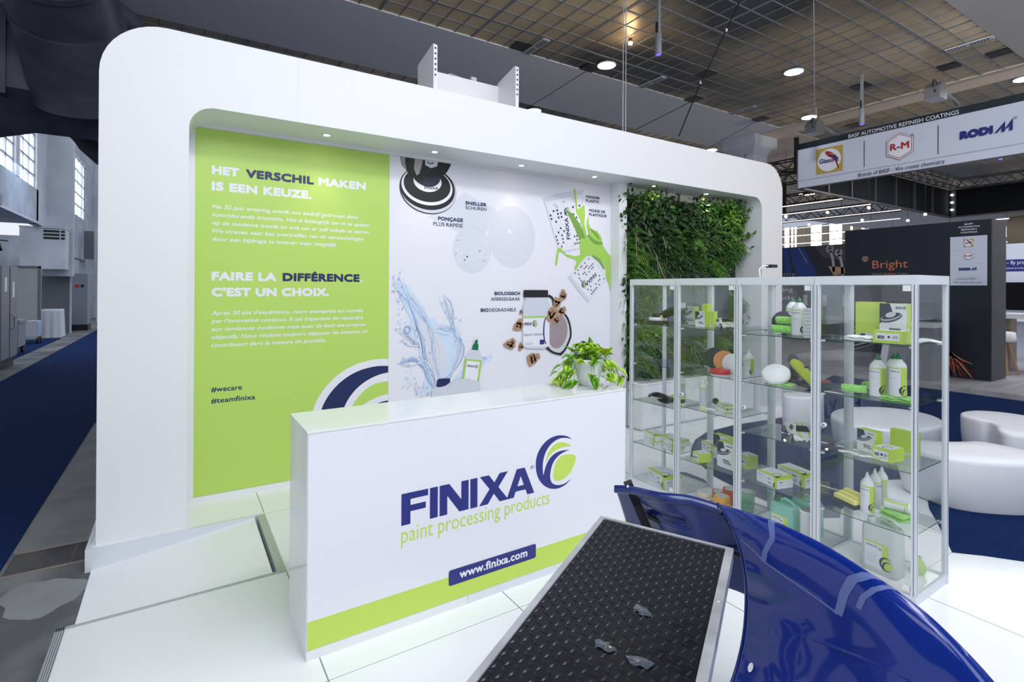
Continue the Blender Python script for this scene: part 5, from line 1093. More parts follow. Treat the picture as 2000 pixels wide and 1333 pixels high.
carton('lime_carton', 'lime carton at the right end of the third showcase fourth shelf', 4.03, 2.655, z, .12, .10, .105, 'lime', -.2)
z = .045
for k, (n_, c_, x, y) in enumerate((('cream', 'masking_cream', 3.88, 2.96),)*2): tape('%s cream masking tape roll of the stack of two' % ('lower', 'upper')[k], x+.006*k, y+.008*k, z+.042*k, c_)
for k, nm in enumerate(('lowest', 'second', 'third')): tape('%s red masking tape roll in the red stack behind' % nm, 4.02+.004*k, 2.825-.006*k, z+.042*k, 'masking_red', group='red masking tape rolls', r=.064)
tape('topmost, slightly shifted red masking tape roll', 3.97, 2.86, z+.124 - .031, 'masking_red', r=.064, group='red masking tape rolls') if 0 else None
tape('red masking tape roll at the left foot of the red stack', 4.08, 2.965, z, 'masking_red', r=.064, group='red masking tape rolls')
for k, nm in enumerate(('lower', 'middle', 'upper')): tape('%s yellow orange masking tape roll of the front stack' % nm, 3.83, 2.745+.006*k, z+.042*k, 'masking_orange')
for k, nm in enumerate(('lowest', 'second', 'third', 'topmost')): tape('%s green masking tape roll of the green stack' % nm, 4.0+.006*(k % 2), 2.655-.004*k, z+.042*k, 'masking_green', group='green masking tape rolls')
# --- leftmost showcase
z = 1.555
t = thing('orbital_sander', 'black and white orbital sander on the top shelf of the leftmost showcase', 'sander', (3.93, 3.44, z+.001), .2); t.scale = (1.25,)*3
b = MB(); b.lathe([(0, 0), (.095, 0), (.10, .006), (.095, .018), (.05, .022), (0, .024)], 'black', 30, (0, .08, .0)); b.build('pad_stack', t)
b = MB(); b.lathe([(.06, .024), (.062, .045), (.04, .05), (.0, .05)], 'plastic_white', 26, (0, .08, 0)); b.lathe([(.045, .05), (.048, .075), (.0, .08)], 'black', 26, (0, .08, 0)); b.build('motor_housing', t)
b = MB(); b.tube([(0, .02, .07), (0, -.05, .10), (0, -.12, .12)], [.030, .034, .030], 'black', 16); b.tube([(0, -.09, .11), (0, -.15, .03)], [.02, .018], 'black', 12); b.box((-.03, -.14, .125), (.03, -.09, .165), 'plastic_white'); b.build('grip', t)
b = MB(); b.ball((-.02, .03, .055), (.012, .012, .012), 'yellow_foam', 10, 6); b.build('yellow_knob', t)
disc_pad('second black backing pad lying right of the sander', 3.93, 3.28, z+.02, .075, .018, 'dark_foam', 0, 0)
carton('disc_carton', 'tall dark disc carton behind the sander in the leftmost showcase', 4.1, 3.30, z, .06, .14, .17, 'disc')
z = .82
t = thing('work_glove', 'black crumpled work glove with white lettering on the leftmost showcase shelf', 'glove', (3.89, 3.41, z+.001), .1); t.scale = (1.15, 1.35, 1.3)
b = MB()
def gl(u, v):
    a = u*2*PI; r = (.5+.5*math.sin(PI*min(1, v*1.1)))**.8; x = .055*r*math.cos(a)*(1+.15*math.sin(v*17+a*2)); return Vector((x, .13-.27*v, .028+.026*r*math.sin(a)+.012*math.sin(v*9)*r))
b.grid(gl, 28, 22, 'black'); b.build('glove_fabric', t)
b = MB(); cv = Canvas(b, flat((-.052, .09, .02), (0, -1, 0), (.4, 0, .9), (-1, 0, .3)), .004); cv.text('FINIXA', .0, 0, .016, 'white_print', .09, .03); b.build('lettering', t)
carton('flat_carton', 'flat yellow pack lying on the black work glove', 3.90, 3.27, z+.062, .06, .12, .022, 'plain', .1)
cartridge('sealant cartridge standing behind the black glove in the leftmost showcase', 4.08, 3.38, z, .24)
z = .41
carton('flat_carton', 'lower white and lime carton of the left pair, leftmost showcase', 3.87, 3.51, z, .14, .20, .052, 'white', -.3)
carton('flat_carton', 'upper white and lime carton of the left pair, leftmost showcase', 3.87, 3.505, z+.054, .14, .20, .052, 'white', -.3)
carton('flat_carton', 'lower white and lime carton at the front right, leftmost showcase fourth shelf', 3.85, 3.28, z, .12, .18, .052, 'white', -.3)
carton('flat_carton', 'upper white and lime carton at the front right, leftmost showcase fourth shelf', 3.85, 3.275, z+.054, .12, .18, .052, 'white', -.3)
carton('flat_carton', 'white carton lying at the back of the leftmost showcase fourth shelf', 4.03, 3.42, z, .12, .26, .060, 'white', -.1)
carton('white_carton', 'lime and white carton at the left of the third showcase fourth shelf', 4.05, 3.02, .405, .10, .16, .11, 'white', -.3)
z = .045
carton('large_carton', 'large white and lime hand cleaner carton at the bottom of the leftmost showcase', 3.90, 3.43, z, .18, .28, .115, 'white', -.25, title='Fibre Clean roll')

# ================================================================= tread plate table
A_, B_, C_ = Vector((1.789, 1.975, .75)), Vector((2.056, 1.427, .75)), Vector((.715, 1.348, .75))
eu = (B_-A_); Lw = eu.length; eu.normalize(); ev = (C_-A_).normalized(); Lt = 1.62; eu2, ev2 = eu, ev
TT = Matrix(((eu.x, ev.x, 0, 0), (eu.y, ev.y, 0, 0), (0, 0, 1, 0), (0, 0, 0, 1)))
t = thing('display_table', 'low table with black tread plate rubber top and aluminium edging in front of the counter', 'table', (A_.x, A_.y, 0))
fr = .026
b = MB(TT); zt = .75
b.box((-.004, -.004, zt-.05), (fr*.8, Lt, zt+.003), 'brushed_steel'); b.box((Lw-fr, -.004, zt-.05), (Lw+.006, Lt, zt+.003), 'brushed_steel'); b.box((fr*.8, -.004, zt-.05), (Lw-fr, fr*.6, zt+.003), 'brushed_steel'); b.box((fr, Lt-fr, zt-.05), (Lw-fr, Lt, zt+.003), 'brushed_steel')
b.build('aluminium_edging', t)
b = MB(TT)
for s_ in (.45, 1.1): b.lathe([(0, 0), (.005, 0), (.005, .002), (0, .002)], 'aluminium', 10, (Lw-fr*.4, s_, zt+.003))
b.build('rivet', t)
b = MB(TT); b.box((fr*.8, fr*.6, zt-.04), (Lw-fr, Lt-fr, zt-.003), 'rubber')
px = .031; R_ = random.Random(4); nx = int((Lw-2*fr)/px); ny = int((Lt-2*fr)/px)
for i in range(nx+1):
    for j in range(ny+1):
        cx, cy = fr+.008+i*px, fr*.6+.012+j*px
        if cx > Lw-fr-.008: continue
        a = .42 if (i+j) % 2 else -1.15; c_, s_ = math.cos(a), math.sin(a); L_, w_ = .0165, .0050
        P = [(-L_, 0), (-L_*.5, -w_*.8), (0, -w_), (L_*.5, -w_*.8), (L_, 0), (L_*.5, w_*.8), (0, w_), (-L_*.5, w_*.8)]
        top = [(-L_*.55, 0), (0, -w_*.35), (L_*.55, 0), (0, w_*.35)]
        vs = [(cx+x*c_-y*s_, cy+x*s_+y*c_, zt-.003) for x, y in P]+[(cx+x*c_-y*s_, cy+x*s_+y*c_, zt+.0012) for x, y in top]
        b.add(vs, [(0,1,8), (1,2,9,8), (2,3,9), (3,4,10,9)[:4], (4,5,10), (5,6,11,10), (6,7,11), (7,0,8,11), (8,9,10,11)], 'rubber_stud', False)
b.build('tread_rubber', t)
for k, (cx, cy, r) in enumerate(((.365, .645, .026), (.303, .89, .025), (.42, .90, .028))):
    b = MB(TT)
    P = []
    for q in range(18): a = 2*PI*q/18; rr = r*(1+.25*math.sin(2*a+k)+.15*math.sin(5*a+k*2)); P.append((cx+rr*1.2*math.cos(a), cy+rr*math.sin(a)))
    vs = [(cx, cy, zt+.0042)]+[(p[0], p[1], zt+.001+.0018*math.sin(q*2.3)) for q, p in enumerate(P)]
    b.add(vs, [(0, 1+q, 1+(q+1) % 18) for q in range(18)], 'tape_gloss', True)
    b.build('glue_mark', t)
for s_, q in ((.22, .32), (.22, Lt-.3), (Lw-.30, .32), (Lw-.30, Lt-.3)): b = MB(TT); b.box((s_-.02, q-.02, 0), (s_+.02, q+.02, zt-.05), 'aluminium'); b.build('leg', t)

# ================================================================= blue car fender on its stand
RID = [(2.273, 1.658, .82), (2.231, 1.496, .85), (2.202, 1.328, .87), (2.152, 1.107, .88), (2.089, .897, .87), (2.062, .748, .84), (2.036, .645, .80), (2.018, .548, .74), (2.007, .463, .66), (2.0, .37, .55)]
ARC = [(2.273, 1.658, .82), (2.207, 1.538, .78), (2.171, 1.468, .71), (2.147, 1.425, .62), (2.131, 1.407, .52), (2.075, 1.377, .42), (2.016, 1.361, .33), (1.939, 1.348, .25), (1.839, 1.343, .17), (1.77, 1.34, .10)]
def cr(P, t):
    n = len(P)-1; x = min(max(t, 0), 1)*n; i = min(int(x), n-1); f = x-i; p = [Vector(P[min(max(i+k, 0), n)]) for k in (-1, 0, 1, 2)]
    return .5*((2*p[1])+(-p[0]+p[2])*f+(2*p[0]-5*p[1]+4*p[2]-p[3])*f*f+(-p[0]+3*p[1]-3*p[2]+p[3])*f**3)
def fender_pt(u, v, off=0.):
    """u along the ridge, v from behind the ridge (<0) down to the wheel arch edge (1)"""
    R0 = Vector(RID[0]); r = cr(RID, u)
    if v >= 0:
        e = cr(ARC, v)-R0; k = min(1, u*2.2); k = k*k*(3-2*k)
        e2 = Vector((-.36*v**1.3-.02*v, -.10*v-.05*v*v, -.02*v-.62*v**1.7))   # section away from the arch: rolls over the crown and falls
        p = r+e*(1-k*.65)+e2*(k*.65)
    else: p = r+Vector((.10*(-v)**.6, .03*(-v), -.30*(-v)**1.6))*min(1, .25+u*4)
    return p
t = thing('car_fender', 'glossy dark blue car fender with sanded outlines standing beside the tread plate table', 'car fender', (2.2, 1.2, 0))
TF = Matrix.Translation((-2.2, -1.2, 0))
b = MB(TF); b.grid(lambda u, v: fender_pt(u, -.8+1.8*v), 60, 60, 'car_blue'); o = b.build('outer_panel', t, solid=.004)
INT = [(2.049, 2.155, .80), (2.083, 2.054, .82), (2.106, 1.878, .84), (2.197, 1.774, .84), (2.274, 1.660, .82)]
def inner(u, v):
    p = cr(INT, u); d = Vector((.15-.06*u, -.01-.24*u, -.42)); bulge = Vector((.05, .05, 0))*math.sin(PI*v)*(1-u)*.6
    rim = Vector((-.02, -.01, -.012))*math.sin(min(1, v*9)*PI) if v < .11 else Vector()
    return p + d*v + bulge + rim + Vector((.025, .012, 0))*math.exp(-((v-.35)/.05)**2)*(.3 < u < .62) - Vector((.02, .01, 0))*math.exp(-((v-.62)/.05)**2)*(.25 < u < .6)
b = MB(TF); b.grid(inner, 40, 36, 'car_blue_inner'); b.build('inner_flange', t, solid=.004)
b = MB(TF); b.tube([fender_pt(0, k/20)+Vector((.004, .004, 0)) for k in range(21)], .007, 'car_blue_inner', 8); b.build('arch_lip', t)
b = MB(TF); p, q = Vector((2.088, 2.098, .835)), Vector((2.13, 1.985, .60)); b.bar(p, q, .045, .006, 'black_gloss', up=(-.7, -.7, 0)); b.box((2.085, 2.07, .80), (2.10, 2.09, .815), 'black_gloss'); b.bar(q, q+Vector((0, -.03, -.06)), .06, .012, 'black_gloss', up=(-.7, -.7, 0)); b.build('mounting_bracket', t)
b = MB(TF); b.tube([Vector((2.078, 2.082, .812)), Vector((2.070, 2.074, .814))], .007, 'aluminium', 12); b.build('bolt', t)
def strip(pts, w, m, off=.0012, nseg=14):
    P = [Vector(p) for p in pts]; vs = []; S_ = []
    for a, c_ in zip(P, P[1:]): S_ += [a+(c_-a)*k/nseg for k in range(nseg)]
    S_.append(P[-1])
    for i, p in enumerate(S_):
        d = (S_[min(i+1, len(S_)-1)]-S_[max(i-1, 0)]); n = Vector((-d.y, d.x)).normalized()*w/2
        for sg in (-1, 1):
            u, v = p.x+n.x*sg, p.y+n.y*sg; a = fender_pt(u, v); du = fender_pt(u+.004, v)-a; dv = fender_pt(u, v+.004)-a; nn = du.cross(dv).normalized()
            if nn.z < 0: nn = -nn
            vs.append(a+nn*(off+.0022))
    b.add(vs, [(2*i, 2*i+1, 2*i+3, 2*i+2) for i in range(len(S_)-1)], m, True)
b = MB(TF)
strip([(.28, -.25), (.25, -.12), (.21, .03), (.17, .13), (.12, .20), (.10, .25)], .020, 'car_blue_sanded', nseg=6); strip([(.03, .18), (.07, .21), (.10, .25), (.19, .30), (.27, .34), (.33, .37)], .010, 'car_blue_sanded', nseg=6)
strip([(.33, .37), (.35, .26), (.38, .15), (.44, .02), (.50, -.10)], .020, 'car_blue_sanded', nseg=6); strip([(.38, .29), (.395, .22), (.43, .12), (.49, .0), (.54, -.1)], .012, 'car_blue_sanded', nseg=6)
b.build('sanded_outline', t)
b = MB(TF); CR_ = [(.19, .515), (.23, .512), (.27, .51), (.32, .50), (.37, .485), (.42, .455), (.48, .43), (.55, .40)]; b.tube([fender_pt(*q) for q in CR_], [.0005, .003, .005, .006, .006, .005, .004, .001], 'car_blue', 10); b.build('crease_line', t)
b = MB(TF); c0 = fender_pt(.06, .68); e1 = (fender_pt(.07, .68)-c0).normalized(); e2_ = (fender_pt(.06, .70)-c0).normalized(); nn = e1.cross(e2_).normalized(); nn = nn if nn.dot(Vector((0, 0, 1.887))-c0) > 0 else -nn; e2_ = nn.cross(e1)
b.add([c0+nn*.006+e1*.014*math.cos(a*PI/10)+e2_*.018*math.sin(a*PI/10) for a in range(20)], [tuple(range(20))], 'white_foam'); b.build('white_dot', t)
b = MB(TF); b.tube([(2.24, 1.30, .0), (2.24, 1.30, .78)], .016, 'black', 10); b.tube([(2.18, .95, 0), (2.18, .95, .78)], .016, 'black', 10); b.box((2.10, .86, 0), (2.32, 1.36, .012), 'black'); b.tube([(2.24, 1.30, .66), (2.27, 1.66, .60), (2.15, 2.0, .66)], .012, 'black', 8); b.build('stand', t)

# ================================================================= seats behind the showcases
def seat(name, label, pts, ztop, m='seat_white', base=.9, cat='seat'):
    c0 = Vector((sum(p[0] for p in pts)/len(pts), sum(p[1] for p in pts)/len(pts)))
    P = [Vector(p) for p in pts]
    for _ in range(2):
        Q = []
        for a, c_ in zip(P, P[1:]+P[:1]): Q += [a*.75+c_*.25, a*.25+c_*.75]
        P = Q
    n = len(P); b = MB(); prof = [(.0, base*.97), (.02, base), (ztop*.5, (1+base)/2+.01), (ztop-.04, 1.0), (ztop-.012, .992), (ztop-.002, .972), (ztop, .95), (ztop, .5)]; vs = []
    for z, s_ in prof: vs += [(c0.x+(p.x-c0.x)*s_, c0.y+(p.y-c0.y)*s_, z+.008) for p in P]
    N = len(prof); b.add(vs, [(i*n+k, i*n+(k+1) % n, (i+1)*n+(k+1) % n, (i+1)*n+k) for i in range(N-1) for k in range(n)], m, True); b.add(vs, [tuple(range(n))[::-1], tuple(range((N-1)*n, N*n))], m)
    return tag(b.build(name), label, cat)
seat('curved_seat', 'large glossy white curved seat in front, just right of the nearest showcase', [(5.55, 1.90), (5.75, 2.35), (5.95, 2.22), (6.15, 2.0), (6.33, 1.90), (6.47, 1.84), (6.47, 1.60), (6.42, 1.42), (6.25, 1.30), (6.0, 1.32), (5.75, 1.52), (5.60, 1.70)], .45, base=.86)
seat('curved_seat', 'white curved seat farther back at the right edge of the picture', [(7.62, 2.18), (7.78, 2.40), (8.0, 2.46), (8.3, 2.38), (8.45, 2.1), (8.35, 1.7), (8.0, 1.45), (7.6, 1.45), (7.3, 1.62), (7.15, 1.80), (7.25, 1.92), (7.5, 1.99), (7.66, 2.1)], .42, base=.95)
seat('round_table', 'large low round white table seen through the showcases', [(6.97+.70*math.cos(a*PI/8), 2.84+.52*math.sin(a*PI/8)) for a in range(16)], .40, base=.92, cat='table')
seat('box_seat', 'white rounded box seat behind the second showcase', [(6.80, 3.95), (7.15, 4.2), (7.62, 3.92), (7.30, 3.66)], .45, base=1.0)

# ================================================================= neighbouring booth on the right
b = MB(); b.box((12.9, -6, -.157), (26, 14, -.001), 'booth_floor'); struct(b.build('floor'))
t = thing('booth_wall', 'tall black booth wall with orange lettering, orange light trails and a white card', 'wall', (14.277, 3.879, 0))
b = MB(); b.box((0, 0, 0), (.85, 2.86, 3.39), 'booth_side'); b.build('core', t)
b = MB(); b.box((-.012, .02, .02), (0, 2.85, 3.38), 'booth_black'); b.build('front_panel', t)
BX = 14.277
b = MB(); c = Canvas(b, flat((-.012, -3.879, 0), (0, -1, 0), (0, 0, 1), (-1, 0, 0)), .003)   # u = -Y
U = lambda y: -y
for s_, l, r, z in (('BASF', 4.33, 4.19, 3.300), ('AUTOMOTIVE', 4.44, 4.079, 3.240), ('REFINISH', 4.386, 4.126, 3.182), ('COATINGS', 4.397, 4.117, 3.122)): c.text(s_, U(l), z-.0, .032, 'white_print', l-r, .02)
c.rect(U(4.578), 2.0, U(3.953), 3.054, 'sign_white'); c.layer()
c.text('Bright', U(6.105), 2.418, .185, 'orange_ink', .737, -.005); c.text('Refinish', U(6.11), 2.262, .045, 'mid_grey', .22); c.text('Excellence', U(5.86), 2.262, .045, 'orange_ink', .26); c.text('Program', U(5.57), 2.262, .045, 'mid_grey', .21)
for k in range(8):
    a = k*PI/4; c.ring(U(6.263)+.045*math.cos(a), 2.655+.045*math.sin(a), .028, .028, .006, 'orange_pale', n=10)
def glas(c, u, v, w):
    c.layer(); c.rect(u, v, u+w, v+w, 'gold'); c.layer(); c.ell(u+w*.5, v+w*.5, w*.44, w*.44, 'white_print', n=28); c.layer()
    c.text('Glasurit', u+w*.12, v+w*.40, w*.18, 'navy', w*.74, .03)
    c.poly([(u+w*a, v+w*d) for a, d in ((.30, .78), (.34, .86), (.44, .86), (.58, .80), (.74, .66), (.84, .50), (.80, .40), (.88, .12), (.84, .10), (.72, .42), (.60, .56), (.46, .64), (.38, .74))], 'sign_red')
    c.layer(); c.poly([(u+w*a, v+w*d) for a, d in ((.52, .72), (.72, .64), (.84, .52), (.74, .55), (.58, .60))], 'navy'); c.poly([(u+w*a, v+w*d) for a, d in ((.50, .76), (.66, .72), (.76, .64), (.62, .66))], 'gold'); c.ell(u+w*.345, v+w*.79, w*.03, w*.035, 'white_print', n=10)
def hexlogo(c, u, v, w, h):
    H_ = [(0, .5), (.5, .27), (.5, -.27), (0, -.5), (-.5, -.27), (-.5, .27)]
    for k, m in ((1, 'mid_grey'), (.95, 'white_print'), (.88, 'sign_red'), (.83, 'white_print')): c.layer(); c.poly([(u+a*w*k, v+d*h*k) for a, d in H_], m)
    c.layer(); c.text('R-M', u, v-h*.12, h*.25, 'sign_red', w*.70, .04, align='c')
def rodim(c, u, v, W_, h):
    c.text('RODI', u, v, h*.8, 'navy', W_*.64, .07)
    for q in ([(.665, 0), (.72, 0), (.86, .72), (.86, .95)], [(.80, 0), (.86, 0), (.86, .95), (.80, .62)], [(.86, .25), (.90, .25), (1.0, .80), (1.0, 1.08)], [(.94, 0), (1.0, 0), (1.0, 1.08), (.94, .72)]): c.layer(); c.poly([(u+W_*a, v+h*d) for a, d in q], 'navy')
glas(c, U(4.348), 2.822, .17); hexlogo(c, U(4.255), 2.629, .165, .172); rodim(c, U(4.415), 2.322, .30, .075)
c.text('Brands of BASF –', U(4.454), 2.128, .042, 'mid_grey', .38); c.text('We create chemistry', U(4.499), 2.052, .042, 'mid_grey', .485)
for z in (2.77, 2.48, 2.22): c.rect(U(4.54), z, U(3.99), z+.003, 'pale_print')
c.layer()
R_ = random.Random(9)
for k in range(14):   # light trails
    q = k/13; w = R_.choice((.010, .018, .03)); c.stroke([(U(5.75-.4*q), .82+.06*q), (U(5.25-.3*q), .90-.05*q), (U(4.75-.2*q), .72-.08*q), (U(4.4+.2*q), .42), (U(4.05+.35*q+R_.uniform(0, .2)), .03+.3*(k % 3 == 0))], w, 'trail_red' if k % 4 else 'orange_pale', 'both')
for k in range(7): c.stroke([(U(6.7), .35+.09*k), (U(6.2), .52+.09*k), (U(5.5), .85+.05*k)], .03, 'sign_white' if k % 2 else 'mid_grey', 'both')
for k in range(4): c.stroke([(U(5.55-.1*k), .03), (U(5.45-.08*k), .35), (U(5.2-.08*k), .70), (U(4.9), .85)], .018, 'trail_red', 'both')
b.build('wall_print', t)
t = thing('grey_desk', 'grey angled reception desk with white frame in front of the black booth wall', 'desk', (13.3, 4.55, 0))
b = MB(); b.prism([(0, 0), (.9, 0), (.75, 1.1), (.0, 1.1)], lambda p, d: (d, p[0], p[1]), .03, .55, 'mid_grey'); b.build('body', t)
b = MB(); b.prism([(0, 1.1), (.75, 1.1), (.90, 0), (1.03, 0), (.86, 1.2), (0, 1.2)], lambda p, d: (d, p[0], p[1]), 0, .6, 'white_print'); b.build('white_frame', t)
# far walls of the booth
t = thing('booth_wall', 'dark booth wall with picture of blue jeans and spanners left of the tall black booth wall', 'wall', (20, 9.2, 0))
b = MB(); b.box((0, 0, 0), (.3, 4.5, 3.53), 'booth_black'); b.build('core', t)
b = MB(); c = Canvas(b, flat((0, -9.2, 0), (0, -1, 0), (0, 0, 1), (-1, 0, 0)), .004)
c.poly([(U(11.45), 3.5), (U(10.9), 3.5), (U(10.45), 2.6), (U(10.4), 2.3), (U(11.1), 2.3), (U(11.3), 2.9)], 'jeans'); c.poly([(U(11.7), 3.5), (U(11.5), 3.5), (U(11.35), 2.5), (U(11.6), 2.5)], 'jeans')
c.poly([(U(10.5), 3.52), (U(9.25), 3.52), (U(9.25), 2.9), (U(10.2), 3.1)], 'dark_grey'); c.layer(); c.stroke([(U(11.1), 3.5), (U(10.75), 2.9)], .03, 'mid_grey')
for y0, z0 in ((9.95, 3.4), (9.65, 3.25)):
    c.stroke([(U(y0), z0-.05), (U(y0-.12), z0-.4), (U(y0-.14), z0-.85)], .09, 'steel_print'); c.ring(U(y0), z0-.02, .13, .14, .06, 'steel_print', a0=100, a1=420)
c.poly([(U(10.0), 2.75), (U(9.5), 2.70), (U(9.25), 2.5), (U(9.8), 2.4)], 'walnut_light')
c.text('Academy', U(12.7), 2.42, .16, 'mid_grey', 1.52); c.text('Training', U(12.5), 1.82, .15, 'sign_white', 1.2); c.text('hub', U(12.0), 1.52, .12, 'sign_white', .7)
for k in range(3): c.rect(U(10.9-.7*k), 1.3, U(10.75-.7*k), 1.7, 'light_grey')
b.build('wall_print', t)
t = thing('booth_wall', 'blue and white booth wall with black screen at the far right edge', 'wall', (20, .5, 0))
b = MB(); b.box((0, 0, 0), (.3, 5.9, 3.23), 'sign_white'); b.build('core', t)
b = MB(); c = Canvas(b, flat((0, -.5, 0), (0, -1, 0), (0, 0, 1), (-1, 0, 0)), .004)
c.rect(U(6.2), 2.44, U(1), 2.78, 'navy'); c.layer(); c.text('– By prot', U(5.12), 2.645, .10, 'white_print', .42); c.text('paint-related products', U(5.35), 2.51, .055, 'sign_white', .68); b.build('wall_print', t)
b = MB(); b.box((-.12, 2.4, 1.35), (0, 4.75, 2.13), 'black_gloss'); b.build('screen', t); b = MB(); b.box((-.5, 2, 1.05), (0, 5.1, 1.15), 'white_print'); b.build('shelf', t)
t = thing('high_table', 'high wooden table with white top behind the black booth wall', 'table', (14.45, 3.55, 0))
b = MB(); b.box((-.1, 0, 0), (.35, .1, 1.25), 'wood'); b.build('side_panel', t); b = MB(); b.box((-.45, -.9, 1.25), (.4, .15, 1.36), 'white_print'); b.build('table_top', t)
t.location = (16.6, 4.15, 0)
t = thing('bar_stool', 'white bar stool with angled wooden leg beside the high table', 'stool', (15.85, 4.1, 0))
b = MB(); b.lathe([(0, .74), (.2, .74), (.22, .80), (.2, .95), (.17, .96), (.16, .80), (0, .78)], 'plastic_white', 18); b.build('seat', t)
for a in range(4): b = MB(); q = a*PI/2+.5; b.bar((.08*math.cos(q), .08*math.sin(q), .74), (.26*math.cos(q), .26*math.sin(q), 0), .035, .035, 'wood_warm'); b.build('leg', t)

# hanging sign ring
SX = 12.9
t = thing('hanging_sign', 'large hanging white banner sign with brand logos and black header strip', 'sign', (SX, 0, 4.39))
b = MB(); b.box((0, -1.2, 0), (.10, 7.19, 1.081), 'sign_white'); b.build('banner', t)
b = MB(); b.box((-.004, -1.2, .94), (.104, 7.194, 1.086), 'sign_dark'); b.box((-.004, 7.17, 0), (.104, 7.20, 1.08), 'aluminium_dark'); b.box((-.004, -1.2, -.012), (.104, 7.2, 0), 'truss_grey'); b.build('edge_strip', t)
b = MB(); c = Canvas(b, flat((-.004, 0, -4.39), (0, -1, 0), (0, 0, 1), (-1, 0, 0)), .003)
c.text('BASF AUTOMOTIVE REFINISH COATINGS', U(6.018), 5.352, .082, 'white_print', 2.01, .01)
glas(c, U(6.735), 4.642, .598); c.rect(U(5.69), 4.632, U(5.678), 5.218, 'ink'); c.rect(U(4.342), 4.632, U(4.33), 5.212, 'ink')
hexlogo(c, U(5.003), 4.937, .505, .595); rodim(c, U(3.986), 4.832, .778, .20); c.rect(U(7.15), 4.556, U(-1), 4.562, 'mid_grey')
c.layer(); c.text('Brands of BASF - We create chemistry', U(5.788), 4.425, .082, 'ink', 1.574); c.text('®', U(4.79), 5.09, .05, 'ink'); c.text('®', U(3.20), 5.02, .05, 'ink')
b.build('sign_print', t)
# black inner fascia frames of the ring
t = thing('canopy_fascia', 'black suspended canopy frame with grey uprights and corner truss behind the sign', 'canopy', (0, 0, 0))
b = MB(); b.box((13.05, 7.15, 4.39), (22.2, 7.19, 5.30), 'banner_black'); b.box((22.16, -3, 4.39), (22.2, 7.15, 5.30), 'banner_black'); b.build('black_cloth', t)
b = MB()
for x in (14.2, 15.4, 16.75, 18.05, 19.35, 20.7): b.box((x, 7.10, 4.39), (x+.06, 7.15, 5.3), 'truss_grey')
b.box((13.0, 7.08, 4.36), (22.2, 7.2, 4.40), 'truss_grey'); b.box((22.1, -3, 4.36), (22.2, 7.2, 4.40), 'truss_grey')
for y in (6.95, 4.4, 1.8): b.box((22.1, y, 4.39), (22.16, y+.12, 5.3), 'truss_grey')
b.build('uprights', t)
b = MB()
for z in (4.6, 4.85, 5.1): b.box((22.06, 7.02, z), (22.1, 7.08, z+.04), 'lamp_white')
b.build('corner_light', t)
def truss(name, p, q, s, m, label, n=None, parent=None):
    p, q = Vector(p), Vector(q); d = (q-p); L = d.length; d.normalize(); sd = Vector((-d.y, d.x, 0))*s/2; up = Vector((0, 0, s/2)); b = MB(); r = s*.07
    C4 = [sd+up, sd-up, -sd-up, -sd+up]
    for c_ in C4: b.tube([p+c_, q+c_], r, m, 6)
    n = n or max(4, int(L/s)); 
    for i in range(n):
        a = p+d*L*i/n; e = p+d*L*(i+1)/n
        for k in range(4):
            u, v = C4[k], C4[(k+1) % 4]
            if i % 2: u, v = v, u
            b.tube([a+u, e+v], r*.6, m, 4, cap=False)
    o = b.build(name, parent)
    if not parent: tag(o, label, 'truss', 'lighting trusses')
    return o
truss('canopy_truss', (14.5, 6.9, 5.45), (22.0, 6.9, 5.45), .3, 'truss_grey', '', parent=t); truss('canopy_truss', (22.0, 6.9, 5.45), (22.0, -1, 5.45), .3, 'truss_grey', '', parent=t)
truss('lighting_truss', (16.5, 7.6, 4.75), (16.5, 14, 4.75), .3, 'truss_black', 'dark truss just below the left corner of the sign')
truss('lighting_truss', (15.4, 8.5, 5.6), (15.4, 14, 5.6), .3, 'truss_black', 'highest dark truss right of the stand edge')
truss('lighting_truss', (14.6, 7.6, 5.05), (14.6, 13, 5.05), .3, 'truss_black', 'dark truss left of the sign corner, above the light lines')
truss('lighting_truss', (19.5, 7.6, 4.62), (19.5, 16, 4.62), .32, 'truss_black', 'dark truss between the first two light lines')
b = MB(); b.box((14, 7.8, 5.0), (14.06, 7.9, 5.98), 'truss_black'); b.box((16.4, 11.3, 4.9), (16.5, 11.4, 5.98), 'truss_black'); b.box((19.45, 11.3, 4.76), (19.52, 11.4, 5.98), 'truss_black'); tag(b.build('truss_hanger'), 'black vertical hangers holding the trusses beside the stand', 'hanger')
for i, (x, ye) in enumerate(((15.15, 7.22), (16.75, 7.22), (18.65, 7.22), (20.9, 8.1), (23.9, 3), (28.0, 3), (35.2, 3))):
    b = MB(); b.box((x-.013, ye-.001, 4.345), (x+.013, 26, 4.36 if i < 4 else 4.37), 'led_line')
    for yy in range(int(ye)+1, 26, 5): b.box((x-.006, yy, 4.36), (x+.006, yy+.012, 5.99), 'black')
    tag(b.build('led_strip'), ('%s of the seven thin white light lines right of the stand, counted from the top' % ['first', 'second', 'third', 'fourth', 'fifth', 'sixth', 'seventh'][i]), 'light strip', 'thin white light lines')
def bulb(x, y, z, label, r=.05):
    t = thing('pendant_bulb', label, 'bulb', (x, y, z), group='warm pendant bulbs')
    b = MB(); b.ball((0, 0, 0), r, 'bulb_warm', 12, 8); b.build('globe', t); b = MB(); b.tube([(0, 0, r*.8), (0, 0, 1.97)], r*.12, 'black', 6); b.build('cord', t)
